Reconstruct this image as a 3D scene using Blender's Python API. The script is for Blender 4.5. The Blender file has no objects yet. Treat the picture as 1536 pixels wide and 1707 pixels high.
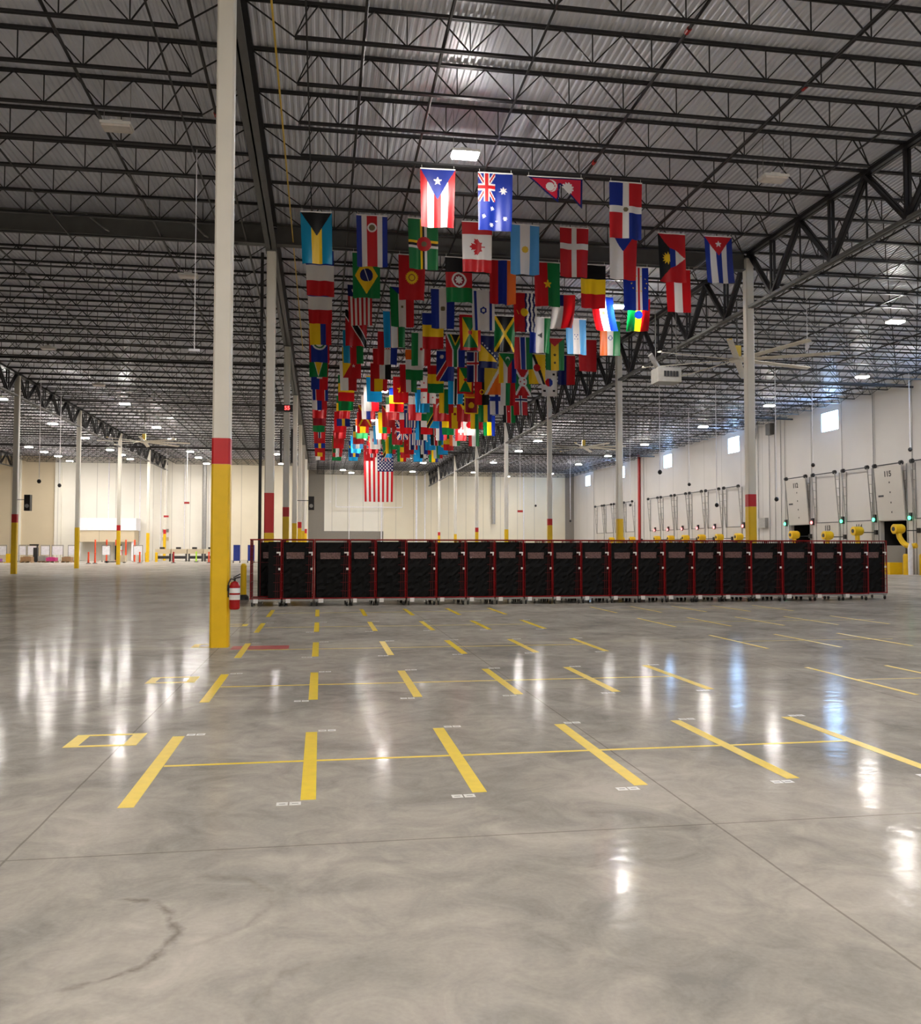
import bpy, bmesh, math, random
import numpy as np
from mathutils import Vector, Matrix
random.seed(7)
S = bpy.context.scene
COL = S.collection
PI = math.pi

# ---------------------------------------------------------------- camera
CAM_H = 1.65
yaw, pitch, roll = 0.1589, 0.0397, 0.0011
cd = bpy.data.cameras.new('camera'); cam = bpy.data.objects.new('camera', cd); COL.objects.link(cam)
fw = Vector((math.sin(yaw)*math.cos(pitch), math.cos(yaw)*math.cos(pitch), math.sin(pitch)))
rt = Vector((math.cos(yaw), -math.sin(yaw), 0)); up = rt.cross(fw)
c_, s_ = math.cos(roll), math.sin(roll)
r2 = c_*rt + s_*up; u2 = -s_*rt + c_*up
M = Matrix((r2, u2, -fw)).transposed().to_4x4(); M.translation = (0, 0, CAM_H)
cam.matrix_world = M
cd.sensor_fit = 'HORIZONTAL'; cd.sensor_width = 36.0; cd.lens = 36.0*1454/1536
cd.clip_start = 0.05; cd.clip_end = 500
S.camera = cam

# ---------------------------------------------------------------- world, exposure
W = bpy.data.worlds.new('world'); S.world = W; W.use_nodes = True
bg = W.node_tree.nodes['Background']; bg.inputs[0].default_value = (0.38, 0.62, 1.0, 1); bg.inputs[1].default_value = 34.0
S.view_settings.view_transform = 'Standard'; S.view_settings.look = 'None'
S.view_settings.gamma = 1.0; S.view_settings.use_curve_mapping = False
S.view_settings.exposure = 1.0
LAMP_STRENGTH = 270.0
LAMP_COLOR = (1.0, 0.94, 0.875)

# ---------------------------------------------------------------- geometry of the place
BAYX = [-50.8, -34.4, -18.0, -1.63, 14.81, 35.6]
Y0, BAY, JS = 14.87, 13.53, 13.53/8
ZTOP, ZBOT, ZDECK = 12.0, 11.3, 12.06
XW = 35.6              # dock wall
YFL, YFR = 107.0, 120.0

# ---------------------------------------------------------------- materials
def lin(c):
    return tuple(((v/255)/12.92 if v/255 <= 0.04045 else ((v/255+0.055)/1.055)**2.4) for v in c)
def mat(name, rgb, rough=0.5, metal=0.0, noise=0.08, scale=6.0, emit=None, bump=0.0, spec=0.5):
    m = bpy.data.materials.new(name); m.use_nodes = True
    nt = m.node_tree; b = nt.nodes['Principled BSDF']
    c = lin(rgb)
    b.inputs['Roughness'].default_value = rough; b.inputs['Metallic'].default_value = metal
    b.inputs['Specular IOR Level'].default_value = spec
    if emit:
        b.inputs['Base Color'].default_value = (*c, 1)
        b.inputs['Emission Color'].default_value = (*emit[0], 1); b.inputs['Emission Strength'].default_value = emit[1]
        return m
    tc = nt.nodes.new('ShaderNodeTexCoord'); n = nt.nodes.new('ShaderNodeTexNoise')
    n.inputs['Scale'].default_value = scale; n.inputs['Detail'].default_value = 3
    nt.links.new(tc.outputs['Object'], n.inputs['Vector'])
    r = nt.nodes.new('ShaderNodeValToRGB')
    r.color_ramp.elements[0].position = 0.3; r.color_ramp.elements[1].position = 0.7
    r.color_ramp.elements[0].color = (*[max(0, v*(1-noise)) for v in c], 1)
    r.color_ramp.elements[1].color = (*[min(1, v*(1+noise)) for v in c], 1)
    nt.links.new(n.outputs['Fac'], r.inputs['Fac']); nt.links.new(r.outputs['Color'], b.inputs['Base Color'])
    if bump:
        bp = nt.nodes.new('ShaderNodeBump'); bp.inputs['Strength'].default_value = bump
        nt.links.new(n.outputs['Fac'], bp.inputs['Height']); nt.links.new(bp.outputs['Normal'], b.inputs['Normal'])
    return m

def floor_material():
    m = bpy.data.materials.new('polished_concrete'); m.use_nodes = True
    nt = m.node_tree; N = nt.nodes; L = nt.links; b = N['Principled BSDF']
    geo = N.new('ShaderNodeNewGeometry'); sep = N.new('ShaderNodeSeparateXYZ'); L.new(geo.outputs['Position'], sep.inputs[0])
    def mth(op, a, bb=None, clamp=False):
        n = N.new('ShaderNodeMath'); n.operation = op; n.use_clamp = clamp
        for i, v in enumerate((a, bb)):
            if v is None: continue
            if isinstance(v, (int, float)): n.inputs[i].default_value = v
            else: L.new(v, n.inputs[i])
        return n.outputs[0]
    def noise(scale, det=4, rough=0.55, dist=0.0, vec=None):
        n = N.new('ShaderNodeTexNoise'); n.inputs['Scale'].default_value = scale; n.inputs['Detail'].default_value = det
        n.inputs['Roughness'].default_value = rough; n.inputs['Distortion'].default_value = dist
        L.new(vec or geo.outputs['Position'], n.inputs['Vector']); return n.outputs['Fac']
    # mottled concrete
    n1 = noise(0.55, 5, 0.6, 0.8); n2 = noise(2.6, 6, 0.65, 1.2); n3 = noise(45, 2, 0.5)
    f = mth('ADD', mth('MULTIPLY', n1, 0.55), mth('ADD', mth('MULTIPLY', n2, 0.37), mth('MULTIPLY', n3, 0.08)))
    ramp = N.new('ShaderNodeValToRGB'); L.new(f, ramp.inputs['Fac'])
    e = ramp.color_ramp.elements
    e[0].position = 0.38; e[0].color = (*lin((139, 135, 129)), 1)
    e[1].position = 0.63; e[1].color = (*lin((188, 181, 170)), 1)
    mid = e.new(0.5); mid.color = (*lin((165, 159, 150)), 1)
    # saw-cut joints
    def seam(comp, off, step, w):
        a = mth('SUBTRACT', comp, off); a = mth('DIVIDE', a, step); a = mth('ADD', a, 0.5)
        fr = mth('SUBTRACT', a, mth('FLOOR', a)); d = mth('MULTIPLY', mth('ABSOLUTE', mth('SUBTRACT', fr, 0.5)), step)
        return mth('LESS_THAN', d, w)
    wob = mth('MULTIPLY', mth('SUBTRACT', noise(3, 2), 0.5), 0.012)
    sx = seam(mth('ADD', sep.outputs['X'], wob), 2.335, 3.96, 0.0065)
    sy = seam(mth('ADD', sep.outputs['Y'], wob), 4.965, 4.955, 0.0065)
    sm = mth('MAXIMUM', sx, sy)
    # pale joint filler strip at the column line
    ps = mth('LESS_THAN', mth('ABSOLUTE', mth('SUBTRACT', sep.outputs['Y'], 14.75)), 0.17)
    # crescent stains left by machines turning
    def arc(cx, cy, r, w, sidex):
        dx = mth('SUBTRACT', sep.outputs['X'], cx); dy = mth('SUBTRACT', sep.outputs['Y'], cy)
        d = mth('SQRT', mth('ADD', mth('MULTIPLY', dx, dx), mth('MULTIPLY', dy, dy)))
        d = mth('ADD', d, mth('MULTIPLY', mth('SUBTRACT', noise(5, 4, 0.6), 0.5), 0.16))
        k = mth('SUBTRACT', 1.0, mth('DIVIDE', mth('ABSOLUTE', mth('SUBTRACT', d, r)), w), True)
        side = mth('MULTIPLY', mth('SUBTRACT', mth('MULTIPLY', dx, sidex), 0.02), 6.0, True)
        br = mth('MULTIPLY', mth('SUBTRACT', noise(9, 3), 0.33), 4.0, True)
        return mth('MULTIPLY', mth('MULTIPLY', k, side), br)
    st = mth('ADD', arc(-1.05, 3.92, 0.45, 0.030, 1), mth('MULTIPLY', arc(-0.62, 4.20, 0.40, 0.035, 1), 0.45))
    st = mth('ADD', st, mth('MULTIPLY', arc(0.2, 3.2, 0.42, 0.03, -1), 0.35), True)
    mx = N.new('ShaderNodeMixRGB'); mx.inputs[2].default_value = (*lin((196, 186, 168)), 1)
    L.new(mth('MULTIPLY', ps, 0.32), mx.inputs[0]); L.new(ramp.outputs['Color'], mx.inputs[1])
    mx2 = N.new('ShaderNodeMixRGB'); mx2.inputs[2].default_value = (*lin((95, 88, 78)), 1)
    L.new(mth('ADD', mth('MULTIPLY', sm, 0.5), mth('MULTIPLY', st, 0.6), True), mx2.inputs[0]); L.new(mx.outputs[0], mx2.inputs[1])
    L.new(mx2.outputs[0], b.inputs['Base Color'])
    # polish: streaky roughness and gentle waviness
    rr = N.new('ShaderNodeMapRange'); L.new(noise(1.3, 5, 0.6, 1.0), rr.inputs['Value'])
    rr.inputs['From Min'].default_value = 0.3; rr.inputs['From Max'].default_value = 0.7
    rr.inputs['To Min'].default_value = 0.08; rr.inputs['To Max'].default_value = 0.17
    b.inputs['Roughness'].default_value = 0.38
    bp = N.new('ShaderNodeBump'); bp.inputs['Strength'].default_value = 0.12; bp.inputs['Distance'].default_value = 0.02
    L.new(noise(5.0, 3, 0.5, 0.3), bp.inputs['Height']); L.new(bp.outputs['Normal'], b.inputs['Normal'])
    b.inputs['Specular IOR Level'].default_value = 0.0
    b.inputs['Coat Weight'].default_value = 0.22; b.inputs['Coat IOR'].default_value = 1.5
    L.new(rr.outputs[0], b.inputs['Coat Roughness']); L.new(bp.outputs['Normal'], b.inputs['Coat Normal'])
    return m

def wall_material(name, rgb, axis, step, off=0.0, rough=0.6):
    m = mat(name, rgb, rough, noise=0.03, scale=0.4)
    nt = m.node_tree; N = nt.nodes; L = nt.links; b = N['Principled BSDF']
    ramp = [n for n in N if n.type == 'VALTORGB'][0]
    geo = N.new('ShaderNodeNewGeometry'); sep = N.new('ShaderNodeSeparateXYZ'); L.new(geo.outputs['Position'], sep.inputs[0])
    def mth(op, a, bb):
        n = N.new('ShaderNodeMath'); n.operation = op
        for i, v in enumerate((a, bb)):
            if isinstance(v, (int, float)): n.inputs[i].default_value = v
            elif v is not None: L.new(v, n.inputs[i])
        return n.outputs[0]
    a = mth('ADD', mth('DIVIDE', mth('SUBTRACT', sep.outputs[axis], off), step), 0.5)
    fr = mth('SUBTRACT', a, mth('FLOOR', a, None))
    d = mth('MULTIPLY', mth('ABSOLUTE', mth('SUBTRACT', fr, 0.5), None), step)
    k = mth('MULTIPLY', mth('LESS_THAN', d, 0.03), 0.45)
    mx = N.new('ShaderNodeMixRGB'); mx.inputs[2].default_value = (*lin((110, 104, 94)), 1)
    L.new(k, mx.inputs[0]); L.new(ramp.outputs['Color'], mx.inputs[1]); L.new(mx.outputs[0], b.inputs['Base Color'])
    return m

MT = {}
MT['floor'] = floor_material()
MT['deck'] = mat('painted_roof_deck', (222, 224, 232), 0.36, 0.1, 0.07, 1.2)
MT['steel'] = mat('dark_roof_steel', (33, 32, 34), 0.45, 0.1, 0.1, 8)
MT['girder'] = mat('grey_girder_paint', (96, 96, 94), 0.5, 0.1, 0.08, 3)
MT['pipe'] = mat('black_pipe', (34, 31, 31), 0.4, 0.2)
MT['redpipe'] = mat('red_pipe_paint', (176, 36, 32), 0.4)
MT['white'] = mat('white_column_paint', (222, 216, 202), 0.45, 0, 0.03, 2)
MT['yellow'] = mat('yellow_guard', (236, 190, 12), 0.42, 0, 0.05, 4)
MT['red'] = mat('red_band', (196, 26, 30), 0.42, 0, 0.04, 4)
MT['tape'] = mat('yellow_floor_tape', (247, 214, 56), 0.35, 0, 0.05, 12)
MT['redtape'] = mat('red_floor_paint', (184, 88, 88), 0.35, 0, 0.12, 10)
MT['tag'] = mat('white_label', (232, 230, 226), 0.3)
MT['ink'] = mat('label_ink', (60, 58, 56), 0.5)
MT['wall_dock'] = wall_material('dock_wall_panels', (208, 203, 197), 'Y', 3.66, 51.6)
MT['wall_cream'] = wall_material('cream_wall_panels', (222, 212, 188), 'X', 2.45, 0.4)
MT['wall_beige'] = wall_material('beige_wall_panels', (204, 189, 160), 'X', 5.2, -30.0)
MT['wall_white'] = wall_material('white_wall_panels', (232, 228, 216), 'X', 2.1, -30.0)
MT['wall_grey'] = mat('grey_wall_paint', (134, 128, 120), 0.6, 0, 0.03)
MT['lampbody'] = mat('lamp_housing', (226, 224, 218), 0.4)
MT['lampoff'] = mat('unlit_lamp_lens', (226, 216, 206), 0.3)
MT['lampon'] = mat('lit_lamp_lens', (255, 250, 240), 0.3, emit=(LAMP_COLOR, LAMP_STRENGTH))
MT['cartred'] = mat('red_cart_tube', (140, 12, 18), 0.35, 0.1, spec=0.3)
MT['cartmesh'] = mat('dark_red_wire', (96, 8, 14), 0.4, 0.1, spec=0.3)
MT['black'] = mat('black_cover_fabric', (5, 5, 6), 0.6, 0, 0.3, 5, bump=0.3, spec=0.18)
MT['heatergrey'] = mat('heater_casing_grey', (158, 155, 148), 0.5)
MT['rubber'] = mat('caster_rubber', (38, 36, 36), 0.5)
MT['greymetal'] = mat('galvanised_metal', (160, 158, 154), 0.4, 0.5)
MT['darkmetal'] = mat('dark_metal', (58, 58, 60), 0.45, 0.4)
MT['door'] = mat('dock_door_panel', (200, 194, 185), 0.5, 0, 0.02, 1)
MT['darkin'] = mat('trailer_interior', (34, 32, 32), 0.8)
MT['fan'] = mat('fan_blade_aluminium', (222, 214, 196), 0.45, 0.0)
MT['fanyellow'] = mat('fan_yellow_tip', (226, 190, 70), 0.4)
MT['winclear'] = mat('clear_vinyl_window', (110, 84, 82), 0.12, 0.0, 0.5, 30, bump=0.8)
MT['orange'] = mat('orange_plastic', (240, 84, 40), 0.45)
MT['blue'] = mat('blue_board', (30, 54, 140), 0.5)
MT['wood'] = mat('brown_crate_wood', (150, 118, 84), 0.7)
MT['pink'] = mat('magenta_plastic', (200, 60, 130), 0.5)
MT['purple'] = mat('purple_wrap', (140, 70, 150), 0.5)
MT['board'] = mat('white_board', (238, 236, 240), 0.4)
MT['green_e'] = mat('green_signal', (30, 200, 110), 0.4, emit=((0.05, 1.0, 0.4), 4.0))
MT['red_e'] = mat('red_signal', (230, 60, 60), 0.4, emit=((1.0, 0.12, 0.12), 3.5))
MT['led'] = mat('red_led_digits', (230, 30, 30), 0.4, emit=((1.0, 0.03, 0.03), 7.0))
MT['extred'] = mat('extinguisher_red', (160, 14, 18), 0.25)
MT['lime'] = mat('lime_plastic', (180, 230, 60), 0.5)
g = bpy.data.materials.new('window_glass'); g.use_nodes = True
nt = g.node_tree; nt.nodes.remove(nt.nodes['Principled BSDF'])
tb = nt.nodes.new('ShaderNodeBsdfTransparent'); gb = nt.nodes.new('ShaderNodeBsdfGlossy'); gb.inputs['Roughness'].default_value = 0.03
tb.inputs[0].default_value = (0.95, 0.98, 1, 1)
mxs = nt.nodes.new('ShaderNodeMixShader'); mxs.inputs[0].default_value = 0.06
nt.links.new(tb.outputs[0], mxs.inputs[1]); nt.links.new(gb.outputs[0], mxs.inputs[2]); nt.links.new(mxs.outputs[0], nt.nodes['Material Output'].inputs[0])
MT['glass'] = g
fm = bpy.data.materials.new('flag_cloth'); fm.use_nodes = True
nt = fm.node_tree; nt.nodes.remove(nt.nodes['Principled BSDF'])
at = nt.nodes.new('ShaderNodeAttribute'); at.attribute_name = 'flagcol'
df = nt.nodes.new('ShaderNodeBsdfDiffuse'); tl = nt.nodes.new('ShaderNodeBsdfTranslucent'); gl = nt.nodes.new('ShaderNodeBsdfGlossy')
gl.inputs['Roughness'].default_value = 0.45
a1 = nt.nodes.new('ShaderNodeMixShader'); a1.inputs[0].default_value = 0.42
a2 = nt.nodes.new('ShaderNodeMixShader'); a2.inputs[0].default_value = 0.03
nt.links.new(at.outputs['Color'], df.inputs[0]); nt.links.new(at.outputs['Color'], tl.inputs[0])
nt.links.new(df.outputs[0], a1.inputs[1]); nt.links.new(tl.outputs[0], a1.inputs[2])
nt.links.new(a1.outputs[0], a2.inputs[1]); nt.links.new(gl.outputs[0], a2.inputs[2]); nt.links.new(a2.outputs[0], nt.nodes['Material Output'].inputs[0])
MT['flag'] = fm

# ---------------------------------------------------------------- mesh helpers
class MB:
    def __init__(s): s.v = []; s.f = []
    def box(s, x0, y0, z0, x1, y1, z1):
        n = len(s.v)
        s.v += [(x0,y0,z0),(x1,y0,z0),(x1,y1,z0),(x0,y1,z0),(x0,y0,z1),(x1,y0,z1),(x1,y1,z1),(x0,y1,z1)]
        s.f += [tuple(n+i for i in q) for q in ((0,3,2,1),(4,5,6,7),(0,1,5,4),(1,2,6,5),(2,3,7,6),(3,0,4,7))]
        return s
    def bar(s, a, b, w, h=None, sides=4, w2=None):
        a = Vector(a); b = Vector(b); d = (b-a)
        if d.length < 1e-6: return s
        d.normalize(); h = h or w; w2 = w if w2 is None else w2
        ref = Vector((0,0,1)) if abs(d.z) < 0.95 else Vector((0,1,0))
        x = d.cross(ref).normalized(); y = x.cross(d).normalized()
        n = len(s.v); k0 = (w2/w)
        for p, k in ((a, 1), (b, k0)):
            for i in range(sides):
                t = 2*PI*(i+0.5)/sides
                q = 1/math.cos(PI/sides) if sides == 4 else 1
                s.v.append(tuple(p + x*(math.cos(t)*w*0.5*q*k) + y*(math.sin(t)*h*0.5*q*k)))
        for i in range(sides):
            j = (i+1) % sides; s.f.append((n+i, n+j, n+sides+j, n+sides+i))
        s.f.append(tuple(n+i for i in reversed(range(sides)))); s.f.append(tuple(n+sides+i for i in range(sides)))
        return s
    def tube(s, pts, r, sides=8):
        for a, b in zip(pts[:-1], pts[1:]): s.bar(a, b, 2*r, sides=sides)
        return s
    def lathe(s, c, prof, sides=16, axis='Z'):
        n = len(s.v); c = Vector(c)
        for r, z in prof:
            for i in range(sides):
                t = 2*PI*i/sides; p = (r*math.cos(t), r*math.sin(t), z)
                if axis == 'Y': p = (p[0], p[2], p[1])
                if axis == 'X': p = (p[2], p[0], p[1])
                s.v.append(tuple(c+Vector(p)))
        for k in range(len(prof)-1):
            for i in range(sides):
                j = (i+1) % sides; s.f.append((n+k*sides+i, n+k*sides+j, n+(k+1)*sides+j, n+(k+1)*sides+i))
        s.f.append(tuple(n+i for i in reversed(range(sides)))); m = n+(len(prof)-1)*sides; s.f.append(tuple(m+i for i in range(sides)))
        return s
    def mesh(s, name, material):
        me = bpy.data.meshes.new(name); me.from_pydata(s.v, [], s.f)
        bm = bmesh.new(); bm.from_mesh(me); bmesh.ops.recalc_face_normals(bm, faces=bm.faces); bm.to_mesh(me); bm.free()
        me.materials.append(MT[material]); return me
    def build(s, name, material, parent=None, loc=None):
        o = bpy.data.objects.new(name, s.mesh(name, material)); COL.objects.link(o)
        if parent: o.parent = parent
        if loc: o.location = loc
        return o
def tag(o, label=None, cat=None, group=None, kind=None):
    if label: o['label'] = label
    if cat: o['category'] = cat
    if group: o['group'] = group
    if kind: o['kind'] = kind
    return o
def empty(name, loc, label, cat, group=None, rz=0.0):
    o = bpy.data.objects.new(name, None); COL.objects.link(o); o.location = loc; o.rotation_euler.z = rz
    o.empty_display_size = 0.1
    return tag(o, label, cat, group)
def struct(o): o['kind'] = 'structure'; return o
def copy_tree(o, parent=None):
    c = o.copy(); COL.objects.link(c); c.parent = parent
    for ch in list(o.children): copy_tree(ch, c)
    return c
ORD = ['first','second','third','fourth','fifth','sixth','seventh','eighth','ninth','tenth','eleventh','twelfth','thirteenth','fourteenth','fifteenth','sixteenth','seventeenth','eighteenth','nineteenth','twentieth']
def ordn(i):
    if i < 20: return ORD[i]
    n = i+1
    return '%d%s' % (n, {1:'st',2:'nd',3:'rd'}.get(n % 10 if n % 100 not in (11,12,13) else 0, 'th'))

# ================================================================ the setting
struct(MB().box(-51.1, -30, -0.3, 36.0, 121, 0).build('floor', 'floor'))

# corrugated roof deck, ribs running along the building
def deck(x0, x1, y0, y1, name):
    v = []; f = []; p = 0.15; n = int((x1-x0)/p)
    prof = []
    for i in range(n):
        x = x0+i*p
        prof += [(x, 0.0), (x+0.045, 0.0), (x+0.07, 0.042), (x+0.125, 0.042)]
    prof.append((x0+n*p, 0.0))
    for x, z in prof: v += [(x, y0, ZDECK+z), (x, y1, ZDECK+z)]
    for i in range(len(prof)-1): f.append((2*i, 2*i+1, 2*i+3, 2*i+2))
    me = bpy.data.meshes.new(name); me.from_pydata(v, [], f); me.materials.append(MT['deck'])
    o = bpy.data.objects.new(name, me); COL.objects.link(o); return o
struct(deck(-51.1, 36.0, -30, 121, 'ceiling'))
struct(MB().box(-51.2, -30.1, ZDECK+0.06, 36.1, 121, ZDECK+0.3).build('trim_roof_slab', 'girder'))

# dock wall with real openings
WIN = [(y, y+2.15) for y in (-1.6, 12.2, 26.8, 41.3, 55.6, 70.2, 84.9, 99.0, 112.4)]
DOORS = [('116', 44.95, 47.6, False), ('115', 48.6, 51.2, True), ('114', 52.0, 54.65, False), ('113', 55.65, 58.35, False), ('112', 59.35, 62.05, True)]
far_doors = [(y-1.35, y+1.35) for y in (71.2, 74.9, 78.5, 82.1, 85.7, 89.3, 97.0, 100.6, 104.3, 107.9)]
holes = [(a, b, 9.85, 11.3) for a, b in WIN] + [(a, b, 0.0, 3.3) for n, a, b, op in DOORS if op]
ys = sorted({-30.0, 120.0} | {h[0] for h in holes} | {h[1] for h in holes}); zs = sorted({0.0, 12.3} | {h[2] for h in holes} | {h[3] for h in holes})
w = MB()
for ya, yb in zip(ys[:-1], ys[1:]):
    for za, zb in zip(zs[:-1], zs[1:]):
        cy, cz = (ya+yb)/2, (za+zb)/2
        if any(h[0] < cy < h[1] and h[2] < cz < h[3] for h in holes): continue
        w.box(XW, ya, za, XW+0.3, yb, zb)
struct(w.build('wall_right', 'wall_dock'))
for i, (a, b) in enumerate(WIN):
    r = bpy.data.objects.new('window_%d' % (i+1), None); COL.objects.link(r); r.location = (XW, a, 9.85); struct(r)
    fr = MB(); L_ = b-a
    for bx in ((0.02,0,0,0.2,L_,0.06),(0.02,0,1.39,0.2,L_,1.45),(0.02,0,0,0.2,0.06,1.45),(0.02,L_-0.06,0,0.2,L_,1.45)): fr.box(*bx)
    fr.build('window_frame', 'greymetal', r)
    MB().box(0.11, 0.06, 0.06, 0.125, L_-0.06, 1.39).build('pane', 'glass', r)

struct(MB().box(-51.1, -30.3, 0, 36.0, -30, 12.3).build('wall_back', 'wall_cream'))
struct(MB().box(-51.1, -30, 0, -50.8, 107, 12.3).build('wall_left', 'wall_beige'))
struct(MB().box(-50.8, YFL, 0, -30.0, YFL+0.3, 12.3).build('wall_far_beige', 'wall_beige'))
struct(MB().box(-30.0, YFL, 0, -13.0, YFL+0.3, 12.3).build('wall_far_white', 'wall_white'))
struct(MB().box(-13.0, YFL, 0, -1.68, YFL+0.3, 12.3).build('wall_far_cream', 'wall_cream'))
struct(MB().box(-1.98, YFL+0.3, 0, -1.68, YFR, 12.3).build('wall_return', 'wall_cream'))
struct(MB().box(-1.98, YFR, 0, 0.45, YFR+0.3, 12.3).build('wall_far_grey', 'wall_grey'))
struct(MB().box(0.45, YFR, 3.75, 8.5, YFR+0.3, 12.3).build('wall_far_panel', 'wall_white'))
struct(MB().box(0.45, YFR, 0, 8.5, YFR+0.3, 3.75).build('wall_far_lower', 'wall_grey'))
struct(MB().box(8.5, YFR, 0, 34.3, YFR+0.3, 12.3).build('wall_far_right', 'wall_cream'))
struct(MB().box(34.3, YFR, 0, 36.0, YFR+0.3, 12.3).build('wall_far_corner', 'wall_grey'))
# pilasters on the far left wall
for i, x in enumerate((-34.4, -30.0)):
    struct(MB().box(x-0.35, YFL-0.35, 0, x+0.35, YFL, 12.05).build('trim_%d' % (i+1), 'wall_white'))

# transverse roof beam at the second column line
def ibeam_x(x0, x1, y, z0, z1, w=0.3):
    b = MB(); b.box(x0, y-w/2, z0, x1, y+w/2, z0+0.03); b.box(x0, y-w/2, z1-0.03, x1, y+w/2, z1); b.box(x0, y-0.02, z0, x1, y+0.02, z1)
    return b
BAYNAME = {0: 'far left storage bay', 1: 'outer left bay', 2: 'left bay', 3: 'flag bay', 4: 'dock bay'}
for bi in (1, 2, 3):
    o = ibeam_x(BAYX[bi]+0.16, BAYX[bi+1]-0.16, Y0+BAY, 11.36, 12.03).build('roof_beam', 'girder')
    tag(o, 'solid grey cross beam above the second columns, spanning the ' + BAYNAME[bi], 'beam', 'solid cross beams')
for x0, z0, x1, z1, wb_ in ((-7.2, 11.9, -6.55, 11.35, 'second from the nearest column'), (-4.1, 11.9, -3.6, 11.33, 'just left of the nearest column'), (13.3, 11.75, 12.6, 11.2, 'at its right end'), (-12.0, 11.9, -11.4, 11.35, 'near the left frame edge')):
    o = MB().bar((x0, Y0+BAY-0.25, z0), (x1, Y0+BAY-0.55, z1), 0.2, 0.04).build('beam_brace', 'greymetal')
    tag(o, 'pale angled brace plate under the solid cross beam, ' + wb_, 'brace', 'beam braces')

# longitudinal girders, bay by bay
def solid_girder(k):
    y0, y1 = Y0+k*BAY+0.16, Y0+(k+1)*BAY-0.16
    r = empty('roof_girder', (-1.63, y0, 11.15), 'solid dark girder on the near column row, %s bay from the camera' % (ordn(k) if k >= 0 else 'overhead'), 'girder', 'solid girders over the near column row')
    L_ = y1-y0
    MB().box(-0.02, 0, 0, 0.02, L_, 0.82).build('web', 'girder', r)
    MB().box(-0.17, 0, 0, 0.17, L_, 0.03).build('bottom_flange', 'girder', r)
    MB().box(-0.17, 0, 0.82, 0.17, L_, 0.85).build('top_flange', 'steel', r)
for k in range(-1, 7): solid_girder(k)
TRUSS = {}
def truss(x, k, zb, rowname):
    key = round(zb, 2)
    if key not in TRUSS:
        L_ = BAY-0.3; n = 8; st = BAY/8; zb_ = zb-11.95
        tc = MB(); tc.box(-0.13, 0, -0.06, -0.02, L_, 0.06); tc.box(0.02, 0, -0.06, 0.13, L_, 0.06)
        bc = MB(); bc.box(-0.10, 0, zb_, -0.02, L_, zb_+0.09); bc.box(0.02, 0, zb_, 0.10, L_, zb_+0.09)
        wb = MB()
        for j in (1, 3, 5, 7):
            for t in (j-1, j, j+1):
                yt = min(max(t*st-0.15, 0.02), L_-0.02)
                for dx in (-0.06, 0.06): wb.bar((dx, j*st-0.15, zb_+0.05), (dx, yt, -0.02), 0.085 if t != j else 0.07)
        for t in (2, 4, 6):
            wb.bar((0, t*st-0.15, zb_+0.05), (0, t*st-0.15, -0.02), 0.04)
        TRUSS[key] = (tc.mesh('top_chord', 'steel'), bc.mesh('bottom_chord', 'girder'), wb.mesh('web', 'steel'))
    r = empty('roof_truss', (x, Y0+k*BAY+0.15, 11.93), 'deep dark girder truss, %s, %s bay from camera' % (rowname, ordn(k)), 'truss', 'girder trusses on the ' + rowname)
    for nm, me in zip(('top_chord', 'bottom_chord', 'web'), TRUSS[key]):
        o = bpy.data.objects.new(nm, me); COL.objects.link(o); o.parent = r
for k in range(0, 8): truss(14.81, k, 10.02, 'dock side column row')
for k in range(1, 7): truss(-18.0, k, 10.6, 'left column row')
for k in range(4, 7): truss(-34.4, k, 10.6, 'outermost left column row')

# open web joists: one thing each, with top chord, bottom chord and web
JM = {}
def joist_meshes(span):
    if span in JM: return JM[span]
    h = span/2; e = h-1.07; n = int((e-0.55)/1.25)
    tc = MB(); tc.box(-h+0.02, -0.05, -0.05, h-0.02, -0.012, 0.01); tc.box(-h+0.02, 0.012, -0.05, h-0.02, 0.05, 0.01)
    bc = MB(); bc.box(-e, -0.045, -0.72, e, -0.01, -0.67); bc.box(-e, 0.01, -0.72, e, 0.045, -0.67)
    wb = MB(); zt, zb = -0.03, -0.69
    nodes = [-e]+[1.25*j for j in range(-n, n+1)]+[e]
    tops = [-h+0.1]+[(a+b)/2 for a, b in zip(nodes[:-1], nodes[1:])]+[h-0.1]
    for i, x in enumerate(nodes):
        wb.bar((x, 0, zb), (tops[i], 0, zt), 0.024); wb.bar((x, 0, zb), (tops[i+1], 0, zt), 0.024)
        if 0 < i < len(nodes)-1: wb.bar((x, 0, zb), (x, 0, zt), 0.022)
        else: wb.bar((x, 0, zb), (x-math.copysign(0.28, -x)*-1, 0, zt), 0.022)
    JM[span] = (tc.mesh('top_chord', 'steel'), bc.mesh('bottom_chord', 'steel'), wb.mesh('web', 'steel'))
    return JM[span]
def joists(bi, k0, k1):
    a, b = BAYX[bi], BAYX[bi+1]; ms = joist_meshes(round(b-a, 2)); c = 0
    for k in range(k0, k1+1):
        r = empty('roof_joist', ((a+b)/2, Y0+k*JS, ZTOP+0.05), 'dark open-web roof joist across the %s, %s from the camera end' % (BAYNAME[bi], ordn(c)), 'joist', 'open-web roof joists of the ' + BAYNAME[bi])
        for nm, me in zip(('top_chord', 'bottom_chord', 'web'), ms):
            o = bpy.data.objects.new(nm, me); COL.objects.link(o); o.parent = r
        c += 1
joists(3, -3, 61); joists(4, -3, 61); joists(2, -3, 54); joists(1, 6, 54)

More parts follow.
